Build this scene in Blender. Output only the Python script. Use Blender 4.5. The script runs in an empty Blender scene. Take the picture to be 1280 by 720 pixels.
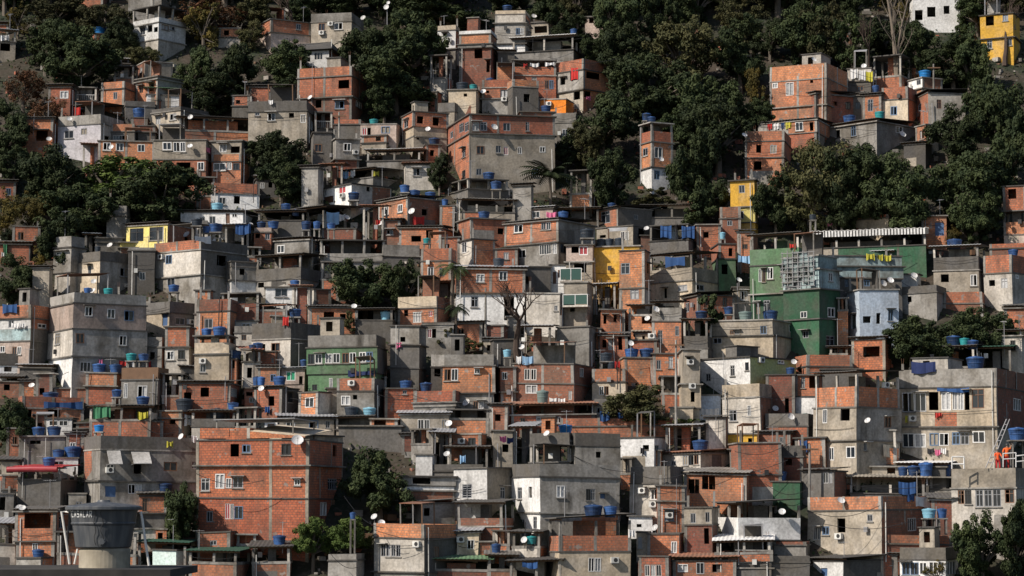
import bpy, math, random, re
from mathutils import Vector, Matrix, noise
rng = random.Random(7)
SC = bpy.context.scene
COL = SC.collection
# ------------------------------------------------------------------ camera, sky, sun, exposure
F = 3000.0                       # focal length in photo pixels (1280 wide)
PITCH = math.atan((640 - 360) / F)
cam = bpy.data.cameras.new('camera'); camo = bpy.data.objects.new('camera', cam); COL.objects.link(camo)
cam.sensor_width = 36; cam.lens = 36 * F / 1280
cam.clip_start = 1; cam.clip_end = 3000
camo.location = (0, 0, 0); camo.rotation_euler = (math.radians(90) + PITCH, 0, 0)
SC.camera = camo
SUN_EL = math.radians(40); SUN_AZ = math.radians(-56)      # azimuth measured from straight behind the camera, towards the left
S = Vector((math.sin(SUN_AZ) * math.cos(SUN_EL), -math.cos(SUN_AZ) * math.cos(SUN_EL), math.sin(SUN_EL)))
W = bpy.data.worlds.new('World'); SC.world = W; W.use_nodes = True
nt = W.node_tree; bg = nt.nodes['Background']
sky = nt.nodes.new('ShaderNodeTexSky'); sky.sky_type = 'NISHITA'; sky.sun_disc = False
sky.sun_elevation = SUN_EL; sky.sun_rotation = math.atan2(S.x, S.y)
nt.links.new(sky.outputs[0], bg.inputs[0]); bg.inputs[1].default_value = 0.09
sl = bpy.data.lights.new('sun', 'SUN'); sl.energy = 5.0; sl.angle = math.radians(0.5); sl.color = (1, 0.9, 0.78)
so = bpy.data.objects.new('sun', sl); COL.objects.link(so)
so.rotation_euler = S.to_track_quat('Z', 'Y').to_euler()
vs = SC.view_settings; vs.view_transform = 'Standard'; vs.look = 'None'; vs.gamma = 1; vs.use_curve_mapping = False
vs.exposure = 0.06
SC.cycles.max_bounces = 4; SC.cycles.diffuse_bounces = 2; SC.cycles.glossy_bounces = 2; SC.cycles.transmission_bounces = 2
SC.cycles.transparent_max_bounces = 4

# ------------------------------------------------------------------ projection helpers: from the photo to the hillside
cp, sp = math.cos(PITCH), math.sin(PITCH)
def ray(x, y):
    a = (x - 640) / F; b = (360 - y) / F
    return Vector((a, cp - sp * b, sp + cp * b))
def at(x, y, Y):
    d = ray(x, y); return d * (Y / d.y)
SL = 0.72
def hz(Y): return -5 + SL * (Y - 190)
def hillY(x, y):
    d = ray(x, y); return d.y * (5 + SL * 190) / (SL * d.y - d.z)
def PXM(x, y): return F / hillY(x, y)

# ------------------------------------------------------------------ mesh builder
WARP = None                      # slight crookedness of self-built houses, set per house
def crook(seed):
    r = random.Random(seed); k = r.uniform(-.022, .022); k2 = r.uniform(-.012, .012)
    return k, k2
class MB:
    def __init__(s): s.v = []; s.f = []; s.uv = []; s.mi = []
    def face(s, pts, uvs=None, mi=0):
        i = len(s.v); s.v += [tuple(p) for p in pts]; s.f.append(tuple(range(i, i + len(pts))))
        s.uv.append(uvs or [(p[0] + p[1], p[2]) for p in pts]); s.mi.append(mi)
    def wall(s, P, Q, z0, z1, u0, mi=0):            # vertical quad from P to Q
        L = math.hypot(Q[0] - P[0], Q[1] - P[1])
        s.face([(P[0], P[1], z0), (Q[0], Q[1], z0), (Q[0], Q[1], z1), (P[0], P[1], z1)],
               [(u0, z0), (u0 + L, z0), (u0 + L, z1), (u0, z1)], mi)
    def prism(s, poly, z0, z1, mi=0, top=True, bot=True, u0=0):
        n = len(poly)
        for i in range(n):
            s.wall(poly[i], poly[(i + 1) % n], z0, z1, u0 + i * 7, mi)
        if top: s.face([(p[0], p[1], z1) for p in poly], None, mi)
        if bot: s.face([(p[0], p[1], z0) for p in reversed(poly)], None, mi)
    def obox(s, O, d, n, u0, u1, w0, w1, z0, z1, mi=0):   # O 2D origin, d along, n outward; w measured outward
        q = lambda u, w: (O[0] + d[0] * u + n[0] * w, O[1] + d[1] * u + n[1] * w)
        s.prism([q(u0, w1), q(u1, w1), q(u1, w0), q(u0, w0)], z0, z1, mi)
    def tube(s, pts, r, k=6, mi=0):
        rings = []
        for i, p in enumerate(pts):
            p = Vector(p); a = Vector(pts[max(i - 1, 0)]); b = Vector(pts[min(i + 1, len(pts) - 1)])
            t = (b - a).normalized(); x = t.cross(Vector((0.3, 0.2, 1)) if abs(t.z) < .9 else Vector((1, 0, 0))).normalized(); y = t.cross(x)
            rr = r[i] if isinstance(r, (list, tuple)) else r
            rings.append([p + (x * math.cos(2 * math.pi * j / k) + y * math.sin(2 * math.pi * j / k)) * rr for j in range(k)])
        for a, b in zip(rings, rings[1:]):
            for j in range(k): s.face([a[j], a[(j + 1) % k], b[(j + 1) % k], b[j]], None, mi)
        s.face(rings[0][::-1], None, mi); s.face(rings[-1], None, mi)
    def lathe(s, prof, k=20, c=(0, 0, 0), mi=0):
        rings = [[(c[0] + r * math.cos(2 * math.pi * j / k), c[1] + r * math.sin(2 * math.pi * j / k), c[2] + z) for j in range(k)] for r, z in prof]
        for a, b in zip(rings, rings[1:]):
            for j in range(k): s.face([a[j], a[(j + 1) % k], b[(j + 1) % k], b[j]], None, mi)
    def mesh(s, name, mats, smooth=False):
        me = bpy.data.meshes.new(name)
        if WARP:
            (k, k2), cx, cz = WARP; vv = []
            for (x, y, z) in s.v:
                n = noise.noise_vector(Vector((x * .22, y * .22, z * .3))); vv.append((x + n.x * .09 + (z - cz) * k2, y + n.y * .05, z + n.z * .08 + (x - cx) * k))
            s.v = vv
        me.from_pydata(s.v, [], s.f)
        ul = me.uv_layers.new(name='uv'); fl = [c for u in s.uv for p in u for c in p]; ul.data.foreach_set('uv', fl)
        for m in (mats if isinstance(mats, (list, tuple)) else [mats]): me.materials.append(m)
        me.polygons.foreach_set('material_index', s.mi)
        if smooth: me.polygons.foreach_set('use_smooth', [True] * len(s.f))
        me.update(); return me
    def build(s, name, mats, parent=None, smooth=False):
        return link(name, s.mesh(name, mats, smooth), parent)
def link(name, me, parent=None):
    o = bpy.data.objects.new(name, me); COL.objects.link(o)
    if parent is not None:
        o.parent = parent
        o.matrix_parent_inverse = Matrix.Translation(-parent['o3']) if False else parent.matrix_basis.inverted()
    return o
LABELS = {}
def tag(o, label, cat, group=None):
    n = len(label.split())
    if n > 16 or n < 4: print('LABEL LENGTH', n, label)
    if label in LABELS and not (group and LABELS[label] == group): print('DUPLICATE LABEL', label)
    LABELS[label] = group
    o['label'] = label; o['category'] = cat
    if group: o['group'] = group
    return o
def thing(name, label, cat, loc=(0, 0, 0), group=None):
    o = bpy.data.objects.new(name, None); COL.objects.link(o); o.location = loc; o.empty_display_size = .5
    return tag(o, label, cat, group)

# ------------------------------------------------------------------ materials
def newmat(name):
    m = bpy.data.materials.new(name); m.use_nodes = True
    return m, m.node_tree, m.node_tree.nodes['Principled BSDF']
def nd(t, typ, **k):
    n = t.nodes.new(typ)
    for a, b in k.items(): setattr(n, a, b)
    return n
def ramp(t, fac, a, b):
    r = nd(t, 'ShaderNodeMapRange'); r.inputs[1].default_value = a; r.inputs[2].default_value = b
    t.links.new(fac, r.inputs[0]); return r.outputs[0]
def mixc(t, fac, a, b, mode='MIX'):
    m = nd(t, 'ShaderNodeMix', data_type='RGBA', blend_type=mode)
    for sock, v in ((m.inputs[0], fac), (m.inputs[6], a), (m.inputs[7], b)):
        if isinstance(v, (int, float)): sock.default_value = v
        elif isinstance(v, tuple): sock.default_value = (*v[:3], 1)
        else: t.links.new(v, sock)
    return m.outputs[2]
def mul(t, a, b):
    m = nd(t, 'ShaderNodeMath', operation='MULTIPLY')
    for i, v in enumerate((a, b)):
        if isinstance(v, (int, float)): m.inputs[i].default_value = v
        else: t.links.new(v, m.inputs[i])
    return m.outputs[0]
def coords(t):
    tc = nd(t, 'ShaderNodeTexCoord'); g = nd(t, 'ShaderNodeNewGeometry'); oi = nd(t, 'ShaderNodeObjectInfo')
    return tc.outputs['UV'], g.outputs['Position'], oi.outputs['Random']
def nz(t, vec, scale, detail=3, sc3=None):
    n = nd(t, 'ShaderNodeTexNoise'); n.inputs['Scale'].default_value = scale; n.inputs['Detail'].default_value = detail
    if sc3:
        mp = nd(t, 'ShaderNodeMapping'); mp.inputs['Scale'].default_value = sc3; t.links.new(vec, mp.inputs[0]); vec = mp.outputs[0]
    t.links.new(vec, n.inputs[0]); return n.outputs[0]
def weather(t, c, uv, pos, rnd, dirt, dark=(.06, .055, .048)):
    # soot streaks running down, damp blotches, slight value shift from storey to storey
    st = mul(t, ramp(t, nz(t, uv, 1, 6, (1.7, .22, 1)), .46, .72), ramp(t, nz(t, pos, .33, 3), .36, .6))
    bl = ramp(t, nz(t, pos, .55, 6), .44, .66)
    fine = ramp(t, nz(t, pos, 5, 3), .3, .7)
    c = mixc(t, mul(t, st, dirt), c, dark)
    c = mixc(t, mul(t, bl, dirt * .8), c, (dark[0] * 2, dark[1] * 1.9, dark[2] * 1.7))
    f2 = nd(t, 'ShaderNodeMapRange'); f2.inputs[3].default_value = .74; f2.inputs[4].default_value = 1.14; t.links.new(fine, f2.inputs[0])
    r2 = nd(t, 'ShaderNodeMapRange'); r2.inputs[3].default_value = .68; r2.inputs[4].default_value = 1.16; t.links.new(rnd, r2.inputs[0])
    hsv = nd(t, 'ShaderNodeHueSaturation'); t.links.new(c, hsv.inputs['Color']); t.links.new(mul(t, f2.outputs[0], r2.outputs[0]), hsv.inputs['Value'])
    return hsv.outputs[0]
def stucco(name, col, dirt=.45, rough=.9):
    m, t, b = newmat(name); uv, pos, rnd = coords(t)
    g = sum(col) / 3; fade = tuple(.55 * c + .45 * g + .04 for c in col)     # patches bleached by the sun, whitewash showing through
    pt = mixc(t, mul(t, ramp(t, nz(t, pos, .8, 6), .46, .68), .5), col, fade)
    t.links.new(weather(t, pt, uv, pos, rnd, dirt), b.inputs['Base Color']); b.inputs['Roughness'].default_value = rough
    return m
def brick(name, c1, c2, mortar, dirt):
    m, t, b = newmat(name); uv, pos, rnd = coords(t)
    k = nd(t, 'ShaderNodeTexBrick'); t.links.new(uv, k.inputs[0])
    k.inputs['Color1'].default_value = (*c1, 1); k.inputs['Color2'].default_value = (*c2, 1); k.inputs['Mortar'].default_value = (*mortar, 1)
    k.inputs['Scale'].default_value = 1; k.inputs['Mortar Size'].default_value = .022; k.inputs['Mortar Smooth'].default_value = .2
    k.inputs['Brick Width'].default_value = .31; k.inputs['Row Height'].default_value = .205; k.inputs['Bias'].default_value = -.1
    sm = ramp(t, nz(t, pos, .9, 5), .48, .68)
    c = mixc(t, mul(t, sm, .5), k.outputs[0], mortar)           # smeared mortar
    c = mixc(t, mul(t, ramp(t, nz(t, pos, .45, 4), .48, .64), .35), c, tuple(.75 * x for x in c2))      # batches of darker bricks
    c = mixc(t, mul(t, ramp(t, nz(t, pos, 1.6, 2), .66, .7), .8), c, (.33, .30, .27))                  # cement patches
    hs = nd(t, 'ShaderNodeHueSaturation'); t.links.new(c, hs.inputs['Color'])
    r2 = nd(t, 'ShaderNodeMapRange'); r2.inputs[3].default_value = .486; r2.inputs[4].default_value = .503; t.links.new(rnd, r2.inputs[0]); t.links.new(r2.outputs[0], hs.inputs['Hue'])
    t.links.new(weather(t, hs.outputs[0], uv, pos, rnd, dirt), b.inputs['Base Color']); b.inputs['Roughness'].default_value = .92
    return m
def plain(name, col, rough=.6, metal=0, var=.12):
    m, t, b = newmat(name); uv, pos, rnd = coords(t)
    h = nd(t, 'ShaderNodeHueSaturation'); h.inputs['Color'].default_value = (*col, 1)
    n = nz(t, pos, 1.7, 4)
    r = nd(t, 'ShaderNodeMapRange'); r.inputs[1].default_value = .3; r.inputs[2].default_value = .7; r.inputs[3].default_value = 1 - var * 1.6; r.inputs[4].default_value = 1 + var; t.links.new(n, r.inputs[0])
    r2 = nd(t, 'ShaderNodeMapRange'); r2.inputs[3].default_value = 1 - var * 1.5; r2.inputs[4].default_value = 1 + var; t.links.new(rnd, r2.inputs[0])
    t.links.new(mul(t, r.outputs[0], r2.outputs[0]), h.inputs['Value'])
    t.links.new(h.outputs[0], b.inputs['Base Color']); b.inputs['Roughness'].default_value = rough; b.inputs['Metallic'].default_value = metal
    return m
M = {
 'b': brick('hollow_brick', (.68, .255, .115), (.48, .165, .07), (.27, .18, .13), .6),
 'x': brick('fresh_brick', (.72, .25, .10), (.52, .165, .068), (.23, .13, .09), .5),
 'B': brick('old_brick', (.36, .135, .072), (.24, .09, .052), (.19, .13, .10), .55),  # old brick, also brick storeys with shade put into the colour
 'c': stucco('concrete', (.33, .315, .29), .95), 'd': stucco('dark_concrete', (.135, .128, .12), .8),  # d: dark concrete, also shade painted onto right faces, walls and hollows
 'w': stucco('white_paint', (.80, .80, .79), .35), 'W': stucco('offwhite_render', (.58, .54, .48), .6),
 'k': stucco('pinkish_render', (.52, .41, .35), .5), 't': stucco('tan_render', (.41, .36, .29), .65),
 'e': stucco('beige_paint', (.60, .50, .37), .5), 'y': stucco('lemon_paint', (.78, .66, .22), .1),
 'Y': stucco('golden_paint', (.78, .45, .055), .25), 'g': stucco('green_paint', (.105, .205, .105), .5),
 'G': stucco('dark_green_paint', (.030, .115, .058), .45), 'l': stucco('lime_paint', (.46, .50, .22), .25),
 'u': stucco('pale_blue_paint', (.55, .65, .78), .35), 'p': stucco('lavender_paint', (.70, .68, .73), .35),
 'a': stucco('weathered_aqua', (.34, .46, .48), 1.0), 'A': stucco('pale_aqua_paint', (.60, .75, .72), .1),
 'o': stucco('orange_paint', (.85, .25, .02), .08), 'r': plain('red_paint', (.45, .05, .05), .5),
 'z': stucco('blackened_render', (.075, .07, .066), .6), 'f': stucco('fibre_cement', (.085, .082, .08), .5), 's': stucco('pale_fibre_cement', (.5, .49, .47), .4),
 'q': stucco('clay_tile', (.30, .13, .075), .5), 'L': plain('sheet_metal', (.42, .43, .45), .5, .3),
 'n': plain('green_net', (.03, .09, .06), .8), 'm': plain('brown_wood', (.16, .09, .05), .7),
}
KIND = {'b': 'brick', 'x': 'brick', 'B': 'brick', 'c': 'concrete', 'd': 'concrete'}
ALU = plain('white_aluminium', (.72, .72, .71), .45); BRZ = plain('grey_frame', (.30, .31, .33), .5); GRL = plain('pale_grille', (.55, .54, .52), .6)
FRAMES = [plain('brown_frame', (.17, .09, .05), .6), plain('black_iron_frame', (.035, .035, .037), .5), plain('dull_aluminium', (.46, .46, .46), .4, .3), plain('rusty_frame', (.20, .11, .07), .8), plain('blue_frame', (.12, .19, .30), .6)]
GLS, _t, _b = newmat('window_glass'); _b.inputs['Base Color'].default_value = (.022, .028, .036, 1); _b.inputs['Roughness'].default_value = .12
CUR = stucco('pale_curtain', (.45, .46, .47), .3); CURD = stucco('beige_curtain', (.30, .26, .20), .3); CURR = plain('red_curtain', (.35, .05, .06), .8); CURG = plain('green_curtain', (.03, .30, .16), .8)
WOODD = plain('door_wood', (.12, .06, .035), .6); PVC = plain('white_pvc', (.66, .65, .62), .5); STEEL = plain('grey_steel', (.3, .3, .31), .5)
RUST = plain('rusty_rebar', (.16, .075, .045), .8); BLUEDOOR = plain('blue_door', (.06, .12, .25), .6)
TANKM = {'B': plain('blue_tank', (.03, .085, .235), .5, 0, .42), 'L': plain('light_blue_tank', (.22, .46, .60), .45), 'T': plain('teal_tank', (.03, .28, .30), .45),
         'D': plain('dark_tank', (.03, .042, .06), .5), 'G': plain('grey_green_tank', (.16, .22, .21), .5), 'C': plain('bright_blue_tank', (.02, .19, .50), .4)}
TNAME = {'B': 'blue', 'L': 'light blue', 'T': 'teal', 'D': 'dark', 'G': 'grey green', 'C': 'bright blue'}
DISHM = plain('dish_white', (.62, .62, .62), .5); DARKP = plain('black_plastic', (.03, .03, .032), .5); WHITEP = plain('appliance_white', (.66, .66, .63), .5)
# ------------------------------------------------------------------ houses
def offset(poly, d):
    out = []; n = len(poly)
    for i in range(n):
        p0, p1, p2 = Vector(poly[i - 1]), Vector(poly[i]), Vector(poly[(i + 1) % n])
        e1 = (p1 - p0).normalized(); e2 = (p2 - p1).normalized()
        n1 = Vector((e1.y, -e1.x)); n2 = Vector((e2.y, -e2.x))
        k = d / max(.25, 1 + n1.dot(n2)); out.append(tuple(p1 + (n1 + n2) * k))
    return out
def facade(mb, P, Q, z0, z1, holes, u0, mi=0, rd=.16, rmi=None):
    P = Vector(P); Q = Vector(Q); L = (Q - P).length; d = (Q - P) / L; n = Vector((d.y, -d.x))
    us = sorted({0, L, *[h[0] for h in holes], *[h[1] for h in holes]}); zs = sorted({z0, z1, *[h[2] for h in holes], *[h[3] for h in holes]})
    for a, b in zip(us, us[1:]):
        for c, e in zip(zs, zs[1:]):
            mu, mz = (a + b) / 2, (c + e) / 2
            if any(h[0] < mu < h[1] and h[2] < mz < h[3] for h in holes): continue
            A = P + d * a; B = P + d * b
            mb.face([(A.x, A.y, c), (B.x, B.y, c), (B.x, B.y, e), (A.x, A.y, e)], [(u0 + a, c), (u0 + b, c), (u0 + b, e), (u0 + a, e)], mi)
    for a, b, c, e in [h[:4] for h in holes]:
        f = lambda u, w, z: (P.x + d.x * u - n.x * w, P.y + d.y * u - n.y * w, z)
        r = mi if rmi is None else rmi
        for q in ([(a, c), (b, c)], [(b, c), (b, e)], [(b, e), (a, e)], [(a, e), (a, c)]):
            (ua, za), (ub, zb) = q
            mb.face([f(ua, 0, za), f(ua, rd, za), f(ub, rd, zb), f(ub, 0, zb)], None, r)
def window(P, Q, h, typ, parent):
    P = Vector(P); Q = Vector(Q); d = (Q - P).normalized(); n = Vector((d.y, -d.x)); a, b, c, e = h[:4]; w = b - a; hh = e - c
    if typ in 'oD': return
    g = .002
    if typ in 'dn':
        mb = MB(); mb.obox(P, d, n, a + g, b - g, -.12, -.07, c + g, e - g)
        dr = mb.build('door' if hh > 1.3 else 'shutter', {'d': WOODD, 'n': BLUEDOOR}[typ], parent)
        if hh > 1.3:
            k = MB(); k.obox(P, d, n, b - .16, b - .1, -.07, -.03, c + hh * .42, c + hh * .5); k.build('handle', STEEL, dr)
        return
    fm = {'a': ALU, 'b': BRZ, 'g': GRL, 'c': ALU, 'r': ALU, 'G': ALU, 'v': BRZ}[typ]
    if typ in 'ab' and rng.random() < .38: fm = rng.choice(FRAMES)
    halfopen = typ in 'abg' and rng.random() < .3
    mb = MB(); t = min(.075, w * .12) * rng.uniform(.75, 1.15); po = .02 if typ in 'ac' else -.02
    bars = [(a + g, a + t, c + g, e - g), (b - t, b - g, c + g, e - g), (a + t, b - t, c + g, c + t), (a + t, b - t, e - t, e - g)]
    nm = max(1, round(w / .75)) if typ != 'g' else max(2, round(w / .3))
    for i in range(1, nm + (1 if nm == 1 else 0)):
        k = a + w * i / (nm if nm > 1 else 2); bars.append((k - t * .4, k + t * .4, c + t, e - t))
    if typ == 'b' and hh > .9: bars.append((a + t, b - t, c + hh * .68, c + hh * .68 + t * .7))
    if typ == 'v':
        for i in range(1, 6): bars.append((a + t, b - t, c + hh * i / 6, c + hh * i / 6 + .05))
    for (u0, u1, z0, z1) in bars: mb.obox(P, d, n, u0, u1, -.1, po, z0, z1)
    fo = mb.build('window', fm, parent)
    pm = MB(); sd = rng.random() < .5; pm.obox(P, d, n, (a + w / 2 if halfopen and sd else a + t * .5), (a + w / 2 if halfopen and not sd else b - t * .5), -.085, -.065, c + t * .5, e - t * .5)
    pm.build('pane', {'c': CUR, 'r': CURR, 'G': CURG}.get(typ, GLS if rng.random() < .8 else rng.choice([CUR, CUR, CURD])), fo)
    if typ in 'ab' and rng.random() < .45:
        s = MB(); s.obox(P, d, n, a - .08, b + .08, .003, .09, c - .09, c - .01); s.build('sill', M['c'], fo)
def bays(mb, P, Q, z0, z1, holes, base):
    # infill changed from bay to bay: newer or older brick, a rendered panel, a brick-blocked opening
    P = Vector(P); Q = Vector(Q); L = (Q - P).length; d = (Q - P) / L; n = Vector((d.y, -d.x)); k = max(1, round(L / 3.3))
    if L < 1.2 or base == 'x': return
    for i in range(k):
        a, b = L * i / k, L * (i + 1) / k; a0, b0, c0, c1 = a + .13, b - .13, z0 + .06, z1 - .12
        p = rng.random()
        if base in 'bBx': mi = 3 if p < .14 else 4 if p < .25 else 5 if p < .32 else None
        else: mi = 4 if p < .05 else 3 if p < .08 else 5 if p < .2 else None
        if mi is None or base in 'YygGluopw' and mi != 5 or base in 'Yu': continue
        if mi == 5 or rng.random() < .45:                      # only a patch of it
            t = rng.uniform(.3, .75); s = rng.uniform(0, 1 - t); a0, b0 = a0 + (b0 - a0) * s, a0 + (b0 - a0) * (s + t); t = rng.uniform(.3, .8); s = rng.choice([0, 0, 1 - t]); c0, c1 = c0 + (c1 - c0) * s, c0 + (c1 - c0) * (s + t)
        if b0 - a0 < .3 or c1 - c0 < .3 or any(h[0] < b0 + .05 and h[1] > a0 - .05 and h[2] < c1 + .05 and h[3] > c0 - .05 for h in holes): continue
        q = lambda u: (P.x + d.x * u + n.x * .006, P.y + d.y * u + n.y * .006)
        mb.wall(q(a0), q(b0), c0, c1, rng.uniform(0, 9), mi)
def columns(mb, P, Q, z0, z1, holes, mi, ends=(True, True)):
    P = Vector(P); Q = Vector(Q); L = (Q - P).length; d = (Q - P) / L; n = Vector((d.y, -d.x)); k = max(1, round(L / 3.3)); w = .24
    for i in range(k + 1):
        u = L * i / k
        u0, u1 = (0, w) if i == 0 else (L - w, L + .018) if i == k else (u - w / 2, u + w / 2)
        if i == 0 and not ends[0] or L < 1: continue
        if any(h[0] < u1 + .04 and h[1] > u0 - .04 for h in holes): continue
        mb.obox(P, d, n, u0, u1, .001, .018, z0, z1, mi)
HOUSES = []
CATS = {w: w for w in 'house villa shelter terrace wall gallery shed hut shack yard tower canopy balcony lean-to shed fence penthouse'.split()}
CATS.update({'building': 'building', 'block': 'building', 'stack': 'brick stack', 'cube': 'house', 'room': 'room', 'lean-to': 'lean-to', 'parapet': 'wall', 'garage': 'garage', 'veranda': 'veranda', 'storey': 'house', 'frame': 'shelter', 'sliver': 'house', 'end': 'house'})
class House: auto = False; base = 1.5
LV = re.compile(r'^([PORH]?)([a-zA-Z])(?:/([a-zA-Z]))?(-?\d+)$')
def face_hit(P, Q, x, y):
    d = Vector((Q[0] - P[0], Q[1] - P[1])); L = d.length; d /= L; n = Vector((d.y, -d.x)); r = ray(x, y)
    k = (n.x * P[0] + n.y * P[1]) / (n.x * r.x + n.y * r.y); p = r * k
    return (p.x - P[0]) * d.x + (p.y - P[1]) * d.y, p.z, p, n, L
def house(xl, xc, xr, yb, levels, wins, label, near=0):
    """one building: xl / xc / xr are the photo columns of its left end, near corner and right end; yb where it meets the hill"""
    H = House(); cat = 'house'
    hd = re.split(r' (?:with|on|under|beneath|below|behind|beside|over|above|at|in|of|to|left|right|among|before|atop|without|carrying|by|full|wedged|stacked|closed|topped|almost|partly|from) ', label + ' with ')[0].split()
    for wd in hd:
        if wd in CATS: cat = CATS[wd]
    if 'house' in hd: cat = 'house'
    H.label = label; H.xl, H.xc, H.xr, H.yb = xl, xc, xr, yb
    if xc is None and xr - xl > 24 and rng.random() < .62 and cat not in ('wall', 'fence') and xl > 2: xc = xr - (xr - xl) * rng.uniform(.1, .24)
    H.xc = xc
    xk = xc if xc is not None else (xl + xr) / 2
    Y = hillY(xk, yb) - near; H.Y = Y
    C = at(xk, yb, Y); zb = C.z
    lv = []
    for s in levels.split():
        m = LV.match(s)
        if not m: print("BAD", s, label)
        lv.append([m[1], m[2], m[3] or m[2], float(m[4])])  # code after the slash recolours the right face, at times to paint its shade
    H.ytop = lv[0][3]
    for l in lv: l.append(at(xk, OFFY + l[3] / ZF, Y).z)
    H.ytop = OFFY + lv[0][3] / ZF
    H.y2 = OFFY + lv[1][3] / ZF if lv[0][0] == 'P' and len(lv) > 1 else H.ytop
    hgt = lv[0][4] - zb
    if xc is None:
        ph = math.atan2(C.x, C.y); jit = rng.uniform(-.16, .16); v = Vector((math.sin(ph + jit), math.cos(ph + jit))); r = Vector((v.y, -v.x))
        A2 = line_hit(C, r, xl, yb); B2 = line_hit(C, r, xr, yb); dep = min(8, max(2.6, hgt / SL * .8))
        poly = [tuple(A2), tuple(B2), tuple(B2 + v * dep), tuple(A2 + v * dep)]; faces = [0]
    else:
        Lp, Rp = max(xc - xl, 1), max(xr - xc, 1); a = min(max(math.atan2(Rp, Lp), math.radians(11)), math.radians(77))
        ph = math.atan2(C.x, C.y); v = Vector((math.sin(ph), math.cos(ph))); r = Vector((v.y, -v.x))
        dl = -r * math.cos(a) + v * math.sin(a); dr = r * math.sin(a) + v * math.cos(a)
        A2 = line_hit(C, dl, xl, yb); B2 = line_hit(C, dr, xr, yb)
        nr = min(2.0, .4 * (max(A2.y, B2.y) - C.y))
        if nr > .2 and not near:
            Y -= nr; H.Y = Y; C = at(xk, yb, Y); zb = C.z; A2 = line_hit(C, dl, xl, yb); B2 = line_hit(C, dr, xr, yb); H.base = 1.5 + nr * SL
            for l in lv: l[4] = at(xk, OFFY + l[3] / ZF, Y).z
        C2 = Vector((C.x, C.y))
        poly = [tuple(A2), tuple(C2), tuple(B2), tuple(A2 + B2 - C2)]; faces = [0, 1]
    poly = poly; bd = H.base
    H.poly = poly; H.faces = [(poly[i], poly[i + 1]) for i in faces]; H.ztop = lv[0][4]
    main = [l for l in lv if l[0] == ''] or lv
    km = main[0][1]
    name = KIND.get(km, 'painted' if km not in 'tWk' else 'rendered') + '_' + cat.replace('brick ', '').replace(' ', '_').replace('-', '_')
    H.wall = cat in ('wall', 'fence')
    ctr = sum((Vector(p) for p in poly), Vector((0, 0))) / 4
    global WARP
    WARP = (crook(label), ctr.x, zb)
    root = thing(name, label, cat, (ctr.x, ctr.y, zb)); H.root = root; H.name = name
    # openings, sorted to the storey and face they fall in
    ho = {}
    for (x0, x1, y0, y1, t) in wins:
        xm, ym = (x0 + x1) / 2, (y0 + y1) / 2; fi = 0 if len(faces) == 1 or xm < xc else 1
        P, Q = H.faces[fi]
        u0 = face_hit(P, Q, x0, ym)[0]; u1 = face_hit(P, Q, x1, ym)[0]; _, z1, _, _, L = face_hit(P, Q, xm, y0); z0 = face_hit(P, Q, xm, y1)[1]
        for i, l in enumerate(lv):
            bot = lv[i + 1][4] if i + 1 < len(lv) else zb - bd
            if bot <= (z0 + z1) / 2 <= l[4] and l[0] == '':
                g = .13; u0, u1 = max(u0, g), min(u1, L - g); z0, z1 = max(z0, bot + .12), min(z1, l[4] - .14)
                if u1 - u0 > .2 and z1 - z0 > .2 and not any(h[0] < u1 + .03 and h[1] > u0 - .03 and h[2] < z1 and h[3] > z0 for h in ho.get((i, fi), [])):
                    ho.setdefault((i, fi), []).append((u0, u1, z0, z1, t))
                break
    for i, l in enumerate(lv):
        if l[0] or 'wall' in label or cat in ('wall', 'fence', 'brick stack') or 'windowless' in label or 'blank' in label or 'plain' in label or 'one' in label.split() or 'single' in label: continue
        bot = lv[i + 1][4] if i + 1 < len(lv) else zb
        if l[4] - bot < 1.7: continue
        for fi in range(len(faces)):
            P, Q = H.faces[fi]; L = math.hypot(Q[0] - P[0], Q[1] - P[1]); hs = ho.get((i, fi), [])
            if len(faces) == 2 and fi == 1 and L > 2.2 and not hs and rng.random() < .6 or (fi == 0 and not wins and L > 2 and rng.random() < .75):
                w_, h_ = rng.choice([(.5, .5), (.8, .9), (1.1, 1.0), (.7, .6)]); u = rng.uniform(.5, max(.55, L - w_ - .5)); z = bot + (l[4] - bot) * .42
                if u + w_ < L - .2: ho.setdefault((i, fi), []).append((u, u + w_, z, min(z + h_, l[4] - .25), rng.choice('aboob')))
            elif fi == 0 and wins and L > 3.4 and rng.random() < .4:
                w_, h_ = rng.choice([(.5, .5), (.8, .9), (1.0, 1.0), (.6, .7)]); u = rng.uniform(.4, L - w_ - .4); z = bot + (l[4] - bot) * .4
                if not any(h[0] - .35 < u + w_ and h[1] + .35 > u for h in hs): ho.setdefault((i, fi), []).append((u, u + w_, z, min(z + h_, l[4] - .25), rng.choice('aboob')))
    n = len(lv)
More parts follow.
